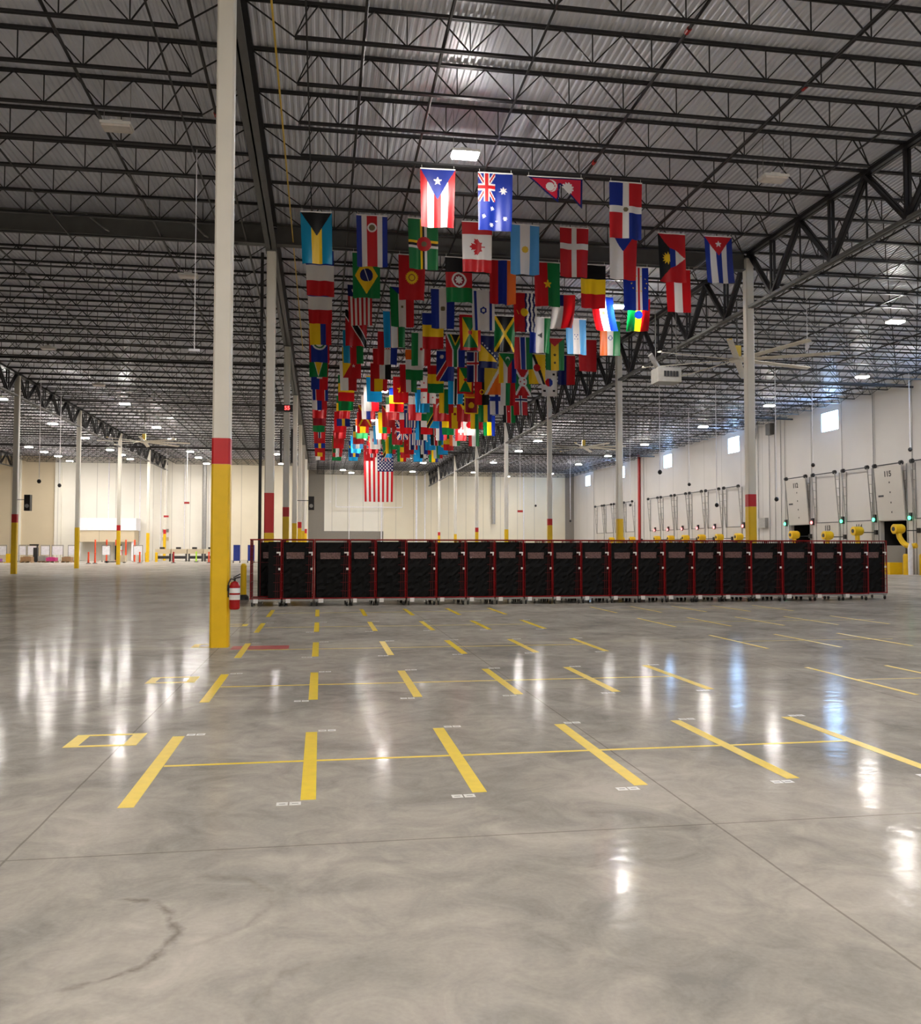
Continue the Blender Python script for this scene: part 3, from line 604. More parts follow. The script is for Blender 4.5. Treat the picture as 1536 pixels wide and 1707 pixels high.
def evalflag(ops, s, t, fw_=FW, fh_=FH):
    X = s*fw_; Y = t*fh_; col = np.zeros((len(s), 3)); col[:] = CL['w']
    def inpoly(pts):
        m = np.zeros(len(s), bool); n = len(pts)
        for i in range(n):
            x1, y1 = pts[i]; x2, y2 = pts[(i+1) % n]
            if y1 == y2: continue
            c = ((y1 > t) != (y2 > t)) & (s < (x2-x1)*(t-y1)/(y2-y1)+x1); m ^= c
        return m
    for op in ops:
        k = op[0]
        if k == 'rect': m = (s >= op[2]) & (t >= op[3]) & (s <= op[4]) & (t <= op[5])
        elif k == 'poly': m = inpoly(op[2])
        elif k == 'disc': m = (X-op[2]*fw_)**2+(Y-op[3]*fh_)**2 < (op[4]*fw_)**2
        elif k == 'half': m = ((X-op[2]*fw_)**2+(Y-op[3]*fh_)**2 < (op[4]*fw_)**2) & (s < op[2])
        elif k == 'ring':
            d = np.sqrt((X-op[2]*fw_)**2+(Y-op[3]*fh_)**2); m = (d < op[4]*fw_) & (d > op[5]*fw_)
        elif k == 'star':
            dx = X-op[2]*fw_; dy = Y-op[3]*fh_; r = np.sqrt(dx*dx+dy*dy); a = np.arctan2(dx, -dy)+op[7]; n = op[5]
            ph = np.abs(((a*n/(2*PI)) % 1)-0.5)*2          # 1 at tip, 0 at notch
            R = op[4]*fw_; m = r < R*(op[6]+(1-op[6])*ph**1.3)
        elif k in ('band', 'bandc'):
            (x1, y1), (x2, y2) = op[2], op[3]; x1 *= fw_; x2 *= fw_; y1 *= fh_; y2 *= fh_
            L_ = math.hypot(x2-x1, y2-y1); d = np.abs((X-x1)*(y2-y1)-(Y-y1)*(x2-x1))/L_; m = d < op[4]*fw_/2
            if k == 'bandc': m &= (s < 0.5) & (t < 0.5)
            elif op[4] < 0.04: m &= (t > op[2][1]) & (t < op[3][1])
        elif k == 'wave':
            i = op[1]; a = 0.5+i*0.5/6; wv = 0.02*np.sin(t*2*PI*4); m = (s > a+wv-0.01)
            col[m] = CL['d' if i % 2 == 0 else 'w']; continue
        elif k == 'check':
            m = (s > 0.33) & (s < 0.67) & (t > 0.3) & (t < 0.55); q = ((np.floor(s*15)+np.floor(t*24)) % 2 == 0)
            col[m & q] = CL['r']; col[m & ~q] = CL['w']; continue
        else: continue
        col[m] = CL[op[1]]
    return col
NEP = [(0, 0), (1.47, 0), (1.47, 0.80), (0.86, 0.18), (0.80, 0.66)]
def make_flag(key, cx, y, ztop, label, nu, nv, fw_=FW, fh_=FH, header=True, group='flags hanging in rows, counted from left and from the front', rx=0.0, curl=0.0):
    rnd = random.Random(int(cx*37+y*101)); ph = rnd.random()*6.28; amp = 0.02+0.03*rnd.random(); fq = 1.0+rnd.random()
    narrow = 0.02+0.06*rnd.random(); lean = rnd.uniform(-0.03, 0.05)
    if key == 'nepal': fw_, fh_ = 1.47, 0.82
    S_, T_ = np.meshgrid(np.linspace(0, 1, nu+1), np.linspace(0, 1, nv+1))
    s = S_.ravel(); t = T_.ravel()
    x = (s-0.5)*fw_*(1-narrow*t)+lean*t+curl*0.35*t*t
    yy = amp*(0.25+t)*np.sin(fq*2*PI*s+ph+t*1.5)+0.012*np.sin(3*2*PI*s+ph*2)*t + curl*0.4*t*t
    z = -fh_*t*(1-abs(curl)*0.2)-0.012*t*np.sin(2*PI*s+ph)+0.02*(4*(s-0.5)**2)*0
    verts = np.stack([x, yy, z], 1)
    ii = np.arange(nv)[:, None]*(nu+1)+np.arange(nu)[None, :]; ii = ii.ravel()
    faces = np.stack([ii, ii+nu+1, ii+nu+2, ii+1], 1)
    cs = (s[faces].mean(1)); ct = (t[faces].mean(1))
    if key == 'nepal':
        X, Y = cs*1.47, ct*0.82
        def inp(px, py, pts):
            m = np.zeros(len(px), bool)
            for i in range(len(pts)):
                x1, y1 = pts[i]; x2, y2 = pts[(i+1) % len(pts)]
                if y1 == y2: continue
                m ^= ((y1 > py) != (y2 > py)) & (px < (x2-x1)*(py-y1)/(y2-y1)+x1)
            return m
        m = inp(X, Y, NEP)
        # inner field: distance from the outline
        dmin = np.full(len(X), 9.0)
        for i in range(len(NEP)):
            (x1, y1), (x2, y2) = NEP[i], NEP[(i+1) % len(NEP)]; L2 = (x2-x1)**2+(y2-y1)**2
            tt = np.clip(((X-x1)*(x2-x1)+(Y-y1)*(y2-y1))/L2, 0, 1); dmin = np.minimum(dmin, np.hypot(X-x1-tt*(x2-x1), Y-y1-tt*(y2-y1)))
        col = np.zeros((len(X), 3)); col[:] = lin((196, 24, 54)); col[dmin < 0.045] = CL['d']
        r = np.hypot(X-1.06, Y-0.28); a = np.arctan2(Y-0.28, X-1.06); col[r < 0.12+0.05*np.abs(np.sin(a*6))] = CL['w']
        r = np.hypot(X-0.60, Y-0.24); rb = np.hypot(X-0.56, Y-0.20); col[(r < 0.11)] = CL['w']; col[(np.hypot(X-0.62, Y-0.22) < 0.16) & (np.hypot(X-0.57, Y-0.22) > 0.155)] = CL['w']
        faces = faces[m]; col = col[m]
    else:
        col = evalflag(F[key][0], cs, ct, fw_, fh_)
        col[ct < 0.012] = CL['w']
    me = bpy.data.meshes.new('cloth'); me.from_pydata(verts.tolist(), [], faces.tolist())
    ca = me.color_attributes.new('flagcol', 'FLOAT_COLOR', 'CORNER')
    arr = np.ones((len(faces)*4, 4), np.float32); arr[:, :3] = np.repeat(col, 4, 0); ca.data.foreach_set('color', arr.ravel())
    me.polygons.foreach_set('use_smooth', [True]*len(faces))
    me.materials.append(MT['flag']); me.update()
    if header:
        r = empty('hanging_flag', (cx, y, ztop), label, 'flag', group)
        c = bpy.data.objects.new('cloth', me); COL.objects.link(c); c.parent = r
        hd = MB(); hd.bar((-fw_/2, 0, 0.005), (fw_/2, 0, 0.005), 0.03, sides=8)
        hd.bar((-fw_/2+0.04, 0, 0), (-fw_/2+0.04, 0, 0.115), 0.008); hd.bar((fw_/2-0.04, 0, 0), (fw_/2-0.04, 0, 0.115), 0.008)
        hd.build('header_sleeve', 'tag', r)
    else:
        r = bpy.data.objects.new('hanging_flag', me); COL.objects.link(r); r.location = (cx, y, ztop); tag(r, label, 'flag', group)
    r.rotation_euler.z = rx
    return r
ROWS = [
 [None, None, 'puertorico', 'australia', 'nepal', 'dominican', None, None, None],
 ['bahamas','costarica','dominica','canada','argentina','denmark','czech','antigua','cuba'],
 ['france','brazil','kyrgyz','afghan','armenia','burkina','belgium','capeverde','austria'],
 ['france','liberia','eqguinea','salvador','israel','kiribati','chile','paraguay','ethiopia'],
 ['colombia','trinidad','uzbek','romania','grenada','jamaica','lesotho','honduras','india'],
 ['belize','azerbaijan','croatia','iran','southafrica','bosnia','gambia','saotome','china'],
 ['guyana','papua','egypt','ivory','namibia','iceland','comoros','brunei','liecht'],
 ['haiti','poland','spain','hungary','guinea','grenada','bhutan','burundi','korea'],
 ['nkorea','senegal','kazakh','vietnam','georgia','botswana','angola','bulgaria',None],
 ['russia','bangla','poland','moldova','kazakh','lithu','srilanka','finland','norway'],
 ['switz','mali','russia','italy','bahrain','turkey','timor','gabon','kenya'],
 ['qatar','sweden','macedonia','timor','greece','tanzania','spain','lithu',None],
 ['bangla','turkey','spain','lithu','bahrain','italy','guinea','japan','gabon'],
 ['norway','vietnam','ivory','poland','britain','estonia','russia','switz',None],
 ['china','bahrain','belgium','uzbek','turkey','greece','kenya','india','hungary'],
 ['sweden','switz','argentina','japan','saudi','thailand','micronesia','mali',None],
 ['canada','iran','micronesia','china','lithu','vietnam','russia','kazakh',None],
 ['spain','austria','sweden','norway','tanzania','senegal','estonia','bulgaria',None],
 ['poland','saudi','kazakh','switz','britain','ethiopia','micronesia','gabon',None],
]
xrow1 = {2: 2.87, 3: 4.36, 4: 5.94, 5: 7.86}
for ri, row in enumerate(ROWS):
    y = Y0+JS*(4+2*ri)
    if ri == 2: y = 28.24
    nu, nv = (60, 100) if ri < 3 else ((44, 74) if ri < 7 else ((26, 42) if ri < 12 else (16, 26)))
    for ci, key in enumerate(row):
        if key is None: continue
        x = xrow1[ci] if ri == 0 else -0.15+1.53*ci
        rnd = random.Random(ri*31+ci*7)
        if ri > 0: x += rnd.uniform(-0.05, 0.05)
        posn = {0: 'front', len(ROWS)-1: 'rearmost'}.get(ri, ordn(ri))
        lab = '%s flag, %s of the %s row' % (F[key][1], ordn(len([q for q in row[:ci] if q])), posn)
        curl = 0.0; rx = rnd.uniform(-0.05, 0.05)
        if ri == 3 and ci == 6: rx, curl = -0.12, -0.5
        if ri == 3 and ci == 7: curl = 0.9
        if ri == 3 and ci == 8: curl = -0.5
        if key == 'cuba': curl = 0.3
        make_flag(key, x, y-0.02, ZBOT-0.07, lab, nu, nv, header=True, rx=rx, curl=curl)
make_flag('usa', 5.68, 87.62, 11.23, 'huge red and white striped flag with starry blue corner, hanging alone behind all the others', 104, 120, 3.0, 5.1, True, group=None)

# ================================================================ floor markings
def tape(x0, y0, x1, y1, label, group, m='tape', name='floor_tape', h=0.0016):
    o = MB().box(x0, y0, 0.0, x1, y1, h).build(name, m); tag(o, label, 'floor marking', group); return o
rowsY = [(5.84, 7.94), (9.61, 11.66), (13.35, 15.30), (17.19, 19.28), (20.95, 23.2)]
rn = ['nearest', 'second', 'third', 'fourth', 'fifth']
for r_, (a, b) in enumerate(rowsY):
    for c in range(6):
        x = -1.205+1.137*c
        tape(x-0.05, a, x+0.05, b, 'thick yellow tape strip on the floor, %s from left in the %s row' % (ordn(c), rn[r_]), 'thick yellow tape strips')
    tape(-1.15, (a+b)/2-0.022, 4.43, (a+b)/2+0.022, 'long thin yellow cross tape joining the strips of the %s row' % rn[r_], 'thin yellow cross tapes', h=0.0011)
    # small white floor labels
    if r_ < 4:
        for c in range(6):
            x = -1.205+1.137*c
            for side, yy, xo in (('near', a-0.07, -0.20), ('far', b+0.05, 0.06)):
                if side == 'near' and c == 0: continue
                rt_ = empty('floor_label', (x+xo, yy, 0), 'pair of small white printed stickers at the %s end of the %s strip, %s row' % (side, ordn(c), rn[r_]), 'sticker', 'white floor stickers')
                MB().box(0, -0.035, 0, 0.072, 0.035, 0.0012).box(0.082, -0.035, 0, 0.155, 0.035, 0.0012).build('sticker', 'tag', rt_)
                MB().box(0.016, -0.010, 0.0012, 0.056, 0.004, 0.0018).box(0.098, -0.010, 0.0012, 0.139, 0.004, 0.0018).build('print', 'greymetal', rt_)
for r_ in range(4):
    y1 = [8.12, 11.52, 15.3, 19.1][r_]; y0_ = y1-0.48
    o = MB(); o.box(-1.97, y0_, 0, -1.61, y0_+0.055, 0.0015).box(-1.97, y1-0.055, 0, -1.61, y1, 0.0015).box(-2.08, y0_, 0, -1.97, y1, 0.0015).box(-1.61, y0_, 0, -1.5, y1, 0.0015)
    tag(o.build('tape_square', 'tape'), 'small hollow yellow tape rectangle left of the %s strip row' % rn[r_], 'floor marking', 'hollow yellow tape rectangles')
RG = [(3, (17.15, 19.35), (7.25, 8.47, 9.66, 10.9, 12.1)), (2, (13.3, 15.45), (7.2, 8.5, 9.8)), (4, (21.0, 23.2), (7.33, 8.5, 9.7, 10.9, 12.1)), (1, (8.9, 11.15), (6.6, 7.8))]
for r_, (a, b), xs in RG:
    for i, x in enumerate(xs):
        tape(x-0.03, a, x+0.03, b, 'thin yellow tape strip in the right-hand group, %s from left in its %s row' % (ordn(i), rn[r_]), 'thin yellow tape strips at right')
    tape(xs[0]+0.03, (a+b)/2-0.012, xs[-1]+0.4, (a+b)/2+0.012, 'faint thin cross tape of the right-hand group, %s row' % rn[r_], 'faint cross tapes at right', h=0.0011)
tape(-1.42, 14.4, -0.5, 14.92, 'red painted rectangle on the floor by the nearest column', None, 'redtape', 'floor_patch', h=0.0006)

# ================================================================ carts
def cart_proto(W_=0.84, covered=True):
    r = empty('roll_cart', (0, 0, 0), '', 'cart')
    D = 0.95; t = 0.032
    f = MB()
    for x in (0.016, W_-0.016):
        for y in (0.016, D-0.016): f.bar((x, y, 0.2), (x, y, 1.84), t if x > 0.1 else 0.018, sides=8)
    for z in (0.22, 1.84):
        f.bar((0, 0.016, z), (W_, 0.016, z), t, sides=8)
        f.bar((0, D-0.016, z), (W_, D-0.016, z), t, sides=8)
        for x in (0.016, W_-0.016): f.bar((x, 0, z), (x, D, z), t, sides=8)
    f.build('frame', 'cartred', r)
    ms = MB()
    for x in (0.016, W_-0.016):
        for z in (0.42, 0.66, 0.9, 1.14, 1.38, 1.62): ms.bar((x, 0, z), (x, D, z), 0.012)
        for k in range(1, 7): ms.bar((x, k*D/7, 0.22), (x, k*D/7, 1.84), 0.009)
    for z in (0.42, 0.66, 0.9, 1.14, 1.38, 1.62): ms.bar((W_-0.22, 0.016, z), (W_, 0.016, z), 0.010)
    for k in range(1, 4): ms.bar((W_-k*0.055, 0.016, 0.22), (W_-k*0.04, 0.016, 1.84), 0.008)
    ms.bar((0, D-0.016, 1.2), (W_, D-0.016, 1.2), 0.012)
    ms.build('wire_mesh', 'cartmesh', r)
    MB().box(0.02, -0.004, 0.15, W_-0.02, D-0.02, 0.2).build('deck', 'greymetal', r)
    if covered:
        cv = MB(); x0, x1 = 0.03, W_-0.14
        # slightly puckered cover: box with front face grid
        nx, nz = 8, 18; n0 = len(cv.v)
        rnd = random.Random(5)
        for j in range(nz+1):
            for i in range(nx+1):
                e = 0 if i in (0, nx) or j in (0, nz) else 1
                cv.v.append((x0+(x1-x0)*i/nx, 0.06+e*rnd.uniform(-0.022, 0.014), 0.24+1.55*j/nz))
        for j in range(nz):
            for i in range(nx):
                a = n0+j*(nx+1)+i; cv.f.append((a, a+1, a+nx+2, a+nx+1))
        cv.box(x0, 0.065, 0.24, W_-0.05, D-0.06, 1.79)
        c = cv.build('cover', 'black', r)
        for p in c.data.polygons: p.use_smooth = False
        wn = MB(); n0 = 0; nx, nz = 8, 3; wx0, wx1 = 0.12, W_-0.25
        for j in range(nz+1):
            for i in range(nx+1): wn.v.append((wx0+(wx1-wx0)*i/nx, 0.028+rnd.uniform(-0.008, 0.006), 1.33+0.18*j/nz))
        for j in range(nz):
            for i in range(nx):
                a = j*(nx+1)+i; wn.f.append((a, a+1, a+nx+2, a+nx+1))
        wn.box(wx0, 0.034, 1.33, wx1, 0.045, 1.51)
        wn.build('vinyl_window', 'winclear', c)
    MB().box(W_-0.14, -0.004, 1.46, W_-0.03, 0.004, 1.50).box(W_-0.07, -0.004, 1.40, W_-0.035, 0.004, 1.46).box(W_-0.09, -0.004, 1.0, W_-0.035, 0.004, 1.06).build('latch', 'tag', r)
    MB().box(0.1, -0.006, 0.10, 0.22, 0.01, 0.21).build('label_plate', 'tag', r)
    for x in (0.06, W_-0.06):
        for y in (0.08, D-0.08):
            cs = MB(); cs.bar((x, y, 0.11), (x, y, 0.19), 0.04); cs.box(x-0.03, y-0.03, 0.09, x-0.022, y+0.03, 0.15); cs.box(x+0.022, y-0.03, 0.09, x+0.03, y+0.03, 0.15)
            ca = cs.build('caster', 'greymetal', r)
            MB().lathe((x, y, 0.06), [(0.045, -0.017), (0.06, -0.012), (0.06, 0.012), (0.045, 0.017)], 14, 'X').build('wheel', 'rubber', ca)
    return r
right_edges = [-1.05, -0.18, 0.81, 1.52, 2.38, 3.24, 4.09, 4.93, 5.79, 6.64, 7.51, 8.38, 9.23, 10.09, 11.02, 11.89, 12.85, 13.89, 14.89, 15.85, 16.77]
pc = cart_proto(); po = cart_proto(0.84, False)
used = set()
for i, xr in enumerate(right_edges):
    p = po if i == 0 else pc
    o = p if id(p) not in used else copy_tree(p); used.add(id(p))
    xl = right_edges[i-1] if i else -1.92
    sc = (xr-xl-0.012)/0.84
    y = 24.45 + (xr+1)*0.014 + random.Random(i+9).uniform(-0.02, 0.02)
    o.location = (xl+0.012, y, 0); o.scale = (sc, 1, 1)
    if i == 0: lb = 'leftmost red wire roll cart, open without a cover, beside the fire extinguisher'
    elif i == 20: lb = 'last full width red roll cart at the right end of the row'
    elif i == 3: lb = 'narrow red roll cart with black cover, fourth from left in the row'
    else: lb = 'red wire roll cart with black cover and clear window, %s from left in the row' % ordn(i)
    tag(o, lb, 'cart', 'red roll carts parked side by side')
    for ch in o.children:
        if ch.name.startswith('cover'): ch.location.x = random.Random(i+50).uniform(-0.02, 0.02); ch.location.z = random.Random(i+70).uniform(-0.03, 0.0)
for i, xr in enumerate(right_edges[:-2]):
    xl = right_edges[i-1] if i else -1.72
    o = copy_tree(pc); o.location = (xl+0.012, 25.50+(xr+1)*0.014, 0); o.scale = ((xr-xl-0.012)/0.84, 1, 1)
    tag(o, 'covered roll cart parked in the second rank, behind the %s front cart' % ordn(i), 'cart', 'second rank of roll carts')
o = copy_tree(pc); o.location = (16.86, 25.25, 0); o.rotation_euler.z = -0.12
tag(o, 'black covered roll cart set back behind the right end of the row', 'cart', 'red roll carts parked side by side')
# the narrow hanging dark lining inside the first cart
o = MB().box(-1.42, 24.56, 0.22, -1.10, 25.2, 1.78).build('black_liner', 'black'); tag(o, 'black fabric liner bag standing inside the leftmost open cart', 'bag')

# ================================================================ dock doors
def textobj(s, size, loc, rot, m, parent, name='number'):
    cu = bpy.data.curves.new(name, 'FONT'); cu.body = s; cu.size = size; cu.extrude = 0.004; cu.offset = 0.012 if size > 0.3 else 0; cu.align_x = 'CENTER'; cu.align_y = 'CENTER'
    t = bpy.data.objects.new('tmp', cu); COL.objects.link(t)
    dg = bpy.context.evaluated_depsgraph_get(); me = bpy.data.meshes.new_from_object(t.evaluated_get(dg))
    bpy.data.objects.remove(t); me.materials.clear(); me.materials.append(MT[m])
    o = bpy.data.objects.new(name, me); COL.objects.link(o); o.location = loc; o.rotation_euler = rot
    if parent: o.parent = parent
    return o
DN = [0]
def dock_door(a, b, opened, num=None):
    DN[0] += 1
    r = bpy.data.objects.new('door_%d' % DN[0], None); COL.objects.link(r); r.location = (XW, a, 0); struct(r)
    L_ = b-a; lean = 0.27
    def lx(z): return -0.10-lean*(z-3.35)/3.4
    if not opened:
        p = MB().box(-0.07, 0, 0, -0.01, L_, 3.36)
        for z in (0.67, 1.34, 2.01, 2.68): p.box(-0.075, 0, z-0.012, -0.07, L_, z+0.012)
        p.build('door_panel', 'door', r)
        MB().box(-0.09, 0, 3.365, -0.01, L_, 3.41).build('top_seal', 'darkmetal', r)
    else:
        p = MB(); n = len(p.v)
        for y in (0.0, L_):
            for x, z in ((lx(3.33), 3.33), (lx(6.72), 6.72), (lx(6.72)+0.05, 6.72), (lx(3.33)+0.05, 3.33)): p.v.append((x, y, z))
        p.f += [(0,1,2,3),(7,6,5,4),(0,4,5,1),(1,5,6,2),(2,6,7,3),(3,7,4,0)]
        p.build('door_panel', 'door', r)
        q = MB()
        for z in (3.85, 4.45, 5.1, 5.72): q.box(lx(z)-0.02, L_*0.45, z-0.05, lx(z), L_*0.45+0.06, z+0.05)
        q.box(lx(4.9)-0.012, L_*0.72, 4.84, lx(4.9), L_*0.92, 4.96).build('hinge', 'darkmetal', r)
    for y, s in ((-0.1, 1), (L_+0.1, -1)):
        t = MB(); t.box(-0.06, y-0.03, 0, -0.01, y+0.03, 6.8)
        t.bar((lx(3.35), y, 3.35), (lx(6.8), y, 6.8), 0.05)
        for k in range(1, 6):
            z = 3.35+k*0.6; t.bar((-0.06, y, z), (lx(z), y, z), 0.03)
        t.build('track', 'greymetal', r)
    sh = MB().bar((lx(6.85)+0.05, -0.12, 6.86), (lx(6.85)+0.05, L_+0.12, 6.86), 0.07, sides=10)
    for y in (0.0, L_): sh.lathe((lx(6.85)+0.05, y, 6.86), [(0.08, -0.08), (0.14, -0.08), (0.14, 0.08), (0.08, 0.08)], 12, 'Y')
    sh.build('torsion_shaft', 'darkmetal', r)
    if num:
        if opened: textobj(num, 0.5, (lx(6.25)-0.015, L_*0.5, 6.25), (PI/2+math.atan(lean/3.4), 0, -PI/2), 'ink', r)
        else: textobj(num, 0.5, (-0.085, L_*0.5, 2.98), (PI/2, 0, -PI/2), 'ink', r)
for n, a, b, op in DOORS: dock_door(a, b, op, None if n == '116' else n)
for a, b in far_doors: dock_door(a, b, False)
# dark trailers parked behind the two open doors
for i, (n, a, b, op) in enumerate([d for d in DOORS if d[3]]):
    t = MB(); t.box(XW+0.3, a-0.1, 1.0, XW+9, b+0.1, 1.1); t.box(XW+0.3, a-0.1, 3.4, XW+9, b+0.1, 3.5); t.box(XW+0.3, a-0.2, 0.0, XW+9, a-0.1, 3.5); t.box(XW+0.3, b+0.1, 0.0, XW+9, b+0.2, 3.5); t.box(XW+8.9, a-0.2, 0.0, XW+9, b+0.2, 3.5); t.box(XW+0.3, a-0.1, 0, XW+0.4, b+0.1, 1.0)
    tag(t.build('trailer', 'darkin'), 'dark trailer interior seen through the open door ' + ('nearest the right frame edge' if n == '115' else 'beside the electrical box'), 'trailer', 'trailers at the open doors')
    o = MB().box(XW-0.12, a+0.02, 0.0, XW-0.04, b-0.02, 1.75).build('dock_barrier', 'wall_grey'); tag(o, 'grey barrier panel low in the open door ' + ('nearest the right frame edge' if n == '115' else 'beside the electrical box'), 'barrier', 'dock barriers')
# signal lights and yellow dock fans
sigs = [(51.6, 'g', 'at the open door with number 115'), (55.15, 'g', 'left of door 114'), (48.1, 'g', 'at the right frame edge'), (58.85, 'r', 'left of door 113'), (62.55, 'g', 'left of the open door 112'), (69.4, 'r', 'right of the red banded column')] + [(y-1.8+0.0, 'r', 'beyond the red banded column, %s from it' % ordn(i)) for i, y in enumerate((76.7, 80.3, 83.9, 87.5, 91.1))]
for y, c, wh in sigs:
    r = empty('signal_light', (XW-0.16, y, 3.45), 'small %s dock signal light %s' % ('green' if c == 'g' else 'red', wh), 'signal light', 'dock signal lights')
    MB().box(0.0, -0.1, -0.2, 0.16, 0.1, 0.3).build('box', 'darkmetal', r)
    MB().lathe((-0.03, 0, -0.02), [(0.11, -0.03), (0.12, 0.0), (0.1, 0.04)], 12, 'X').build('signal_lens', 'green_e' if c == 'g' else 'red_e', r)
def dock_fan(y, z, hose, lb):
    r = empty('dock_fan', (XW-0.95, y, z), lb, 'dock fan', 'yellow dock fans')
    MB().lathe((0, 0, 0), [(0.24, -0.32), (0.30, -0.30), (0.30, 0.22), (0.25, 0.32)], 18, 'X').build('fan_barrel', 'yellow', r)
    MB().lathe((-0.34, 0, 0), [(0.13, -0.01), (0.13, 0.02)], 14, 'X').build('fan_grille', 'darkmetal', r)
    MB().bar((0.2, 0, -0.1), (0.9, -0.75, -0.1), 0.06).box(0.75, -0.85, -0.25, 0.93, -0.65, 0.05).build('swing_arm', 'darkmetal', r)
    if hose:
        MB().tube([(0, 0, -0.15), (0.0, -0.1, -0.5), (0.05, -0.3, -0.8), (0.1, -0.6, -1.0), (0.2, -0.95, -1.05), (0.3, -1.2, -1.0)], 0.16, 12).build('hose', 'yellow', r)
    else:
        MB().tube([(0, 0, -0.15), (0.0, 0.0, -0.6), (0.05, -0.05, -0.9)], 0.15, 12).build('hose', 'yellow', r)
dock_fan(48.1, 2.75, True, 'yellow barrel dock fan with long hose at open door 115')
dock_fan(52.2, 2.7, False, 'yellow barrel dock fan with drooping hose at door 114')
dock_fan(55.6, 2.45, False, 'yellow barrel dock fan at door 113')
dock_fan(59.9, 2.55, False, 'yellow barrel dock fan at open door 112')
for i, y in enumerate((68.6, 72.2, 75.8, 79.4, 83.0, 86.6, 94.0, 97.5, 101.0)):
    dock_fan(y, 2.5, False, 'small yellow dock fan on the far dock wall, %s beyond the red banded column' % ordn(i))
# electrical things and pipes on the dock wall
o = MB().box(XW-0.3, 65.4, 3.2, XW-0.005, 66.5, 4.0).build('electrical_box', 'greymetal'); tag(o, 'grey electrical box on the dock wall beside the red banded column', 'electrical box')
o = MB().bar((XW-0.16, 93.8, 0), (XW-0.16, 93.8, 12.0), 0.3, sides=12).build('standpipe', 'redpipe'); tag(o, 'tall bright red vertical pipe on the dock wall', 'pipe')
CW = ['just beyond open door 112', 'second beyond open door 112', 'beside the electrical box, near side', 'beside the electrical box, far side', 'beyond the electrical box behind the banded column', 'next to open door 115, far side', 'right of door 113', 'at the far edge of door 112', 'left of door 113', 'at the near edge of door 115', 'close to the tall red pipe', 'near the far corner']
for i, (y, r_) in enumerate(((63.2, 0.05), (64.1, 0.04), (65.0, 0.05), (66.8, 0.05), (68.2, 0.08), (51.65, 0.05), (55.1, 0.04), (62.6, 0.04), (58.9, 0.03), (47.9, 0.05), (92.6, 0.05), (110.5, 0.05))):
    o = MB().bar((XW-0.09, y, 0), (XW-0.09, y, 12.0), 1.3*r_, sides=8).build('wall_conduit', 'greymetal')
    tag(o, 'thin grey vertical conduit on the dock wall, ' + CW[i], 'conduit', 'dock wall conduits')
for y in (64.6, 67.6):
    o = MB().box(XW-0.4, y-0.35, 10.6, XW, y+0.35, 11.5).build('wall_unit', 'girder'); tag(o, 'dark grey box high on the dock wall, %s of two' % ('nearer' if y < 66 else 'farther'), 'wall box', 'boxes high on the dock wall')
# yellow guards at the right frame edge
o = MB().box(33.9, 47.9, 0, 34.75, 48.7, 0.72).build('yellow_bin', 'yellow'); tag(o, 'low yellow box on the floor right of the carts by the dock wall', 'box')
for x, y, lb in ((34.55, 47.3, 'yellow bollard behind the low yellow box'), (35.1, 46.6, 'yellow bollard at the right frame edge')):
    r = empty('bollard', (x, y, 0), lb, 'bollard', 'dock bollards')
    MB().lathe((0, 0, 0), [(0.17, 0), (0.17, 1.15), (0.12, 1.25)], 16).build('post', 'yellow', r)
o = MB().lathe((34.55, 46.9, 0), [(0.14, 0), (0.14, 1.6), (0.06, 1.9)], 14).build('pale_cylinder', 'board'); tag(o, 'pale upright cylinder standing before the yellow bollards', 'cylinder')

# ================================================================ ceiling fans and heater
def big_fan(x, y, z, R, a0, lb, col='fan'):
    r = empty('ceiling_fan', (x, y, z), lb, 'fan', 'large ceiling fans')
    MB().lathe((0, 0, 0), [(0.32, -0.06), (0.34, 0.0), (0.30, 0.08), (0.12, 0.10)], 20).build('hub', 'fan', r)
    MB().bar((0, 0, 0.1), (0, 0, ZDECK-z+0.01), 0.07, sides=8).build('downrod', 'girder', r)
    MB().box(-0.12, -0.12, 0.15, 0.12, 0.12, 0.6).build('motor', 'fanyellow', r)
    for k in range(8):
        t = a0+k*PI/4; d = Vector((math.cos(t), math.sin(t), 0)); n = Vector((-d.y, d.x, 0))
        b = MB(); v0 = len(b.v)
        for s, w_, dz in ((0.3, 0.075, 0.01), (1.2, 0.075, 0.0), (R, 0.07, -0.02)):
            for q, zz in ((-w_*1.7, 0.03), (w_*1.7, -0.03)):
                for th in (0.012, -0.012):
                    p = d*s+n*q; b.v.append((p.x, p.y, zz+th+dz))
        for i in range(2):
            a = v0+4*i
            b.f += [(a, a+4, a+6, a+2), (a+1, a+3, a+7, a+5), (a, a+1, a+5, a+4), (a+2, a+6, a+7, a+3)]
        b.f += [(v0, v0+2, v0+3, v0+1), (v0+8, v0+9, v0+11, v0+10)]
        bl = b.build('blade', 'fan', r)
        tip = d*R; MB().bar(tip-d*0.05+n*0.09, tip-d*0.05-n*0.09, 0.07, 0.05).build('blade_tip', 'fanyellow' if k in (1, 2, 5) else 'fan', bl)
    return r
big_fan(17.35, 34.3, 9.55, 4.0, 0.25, 'large eight bladed ceiling fan beside the big red banded column')
big_fan(-13.5, 70.0, 9.7, 3.4, 0.1, 'distant ceiling fan in the left bay beside a lit lamp')
big_fan(21.0, 68.0, 9.7, 3.4, 0.3, 'distant ceiling fan right of the flags in the dock bay')
r = empty('unit_heater', (14.0, 34.0, 8.5), 'white and grey hanging heater box between the flags and the big fan', 'heater')
MB().box(-0.45, -0.4, -0.1, 0.55, 0.4, 0.5).build('casing', 'heatergrey', r)
lo = MB()
for k in range(5): lo.box(-0.2+k*0.13, -0.42, 0.12, -0.11+k*0.13, -0.40, 0.34)
lo.build('grille', 'darkmetal', r)
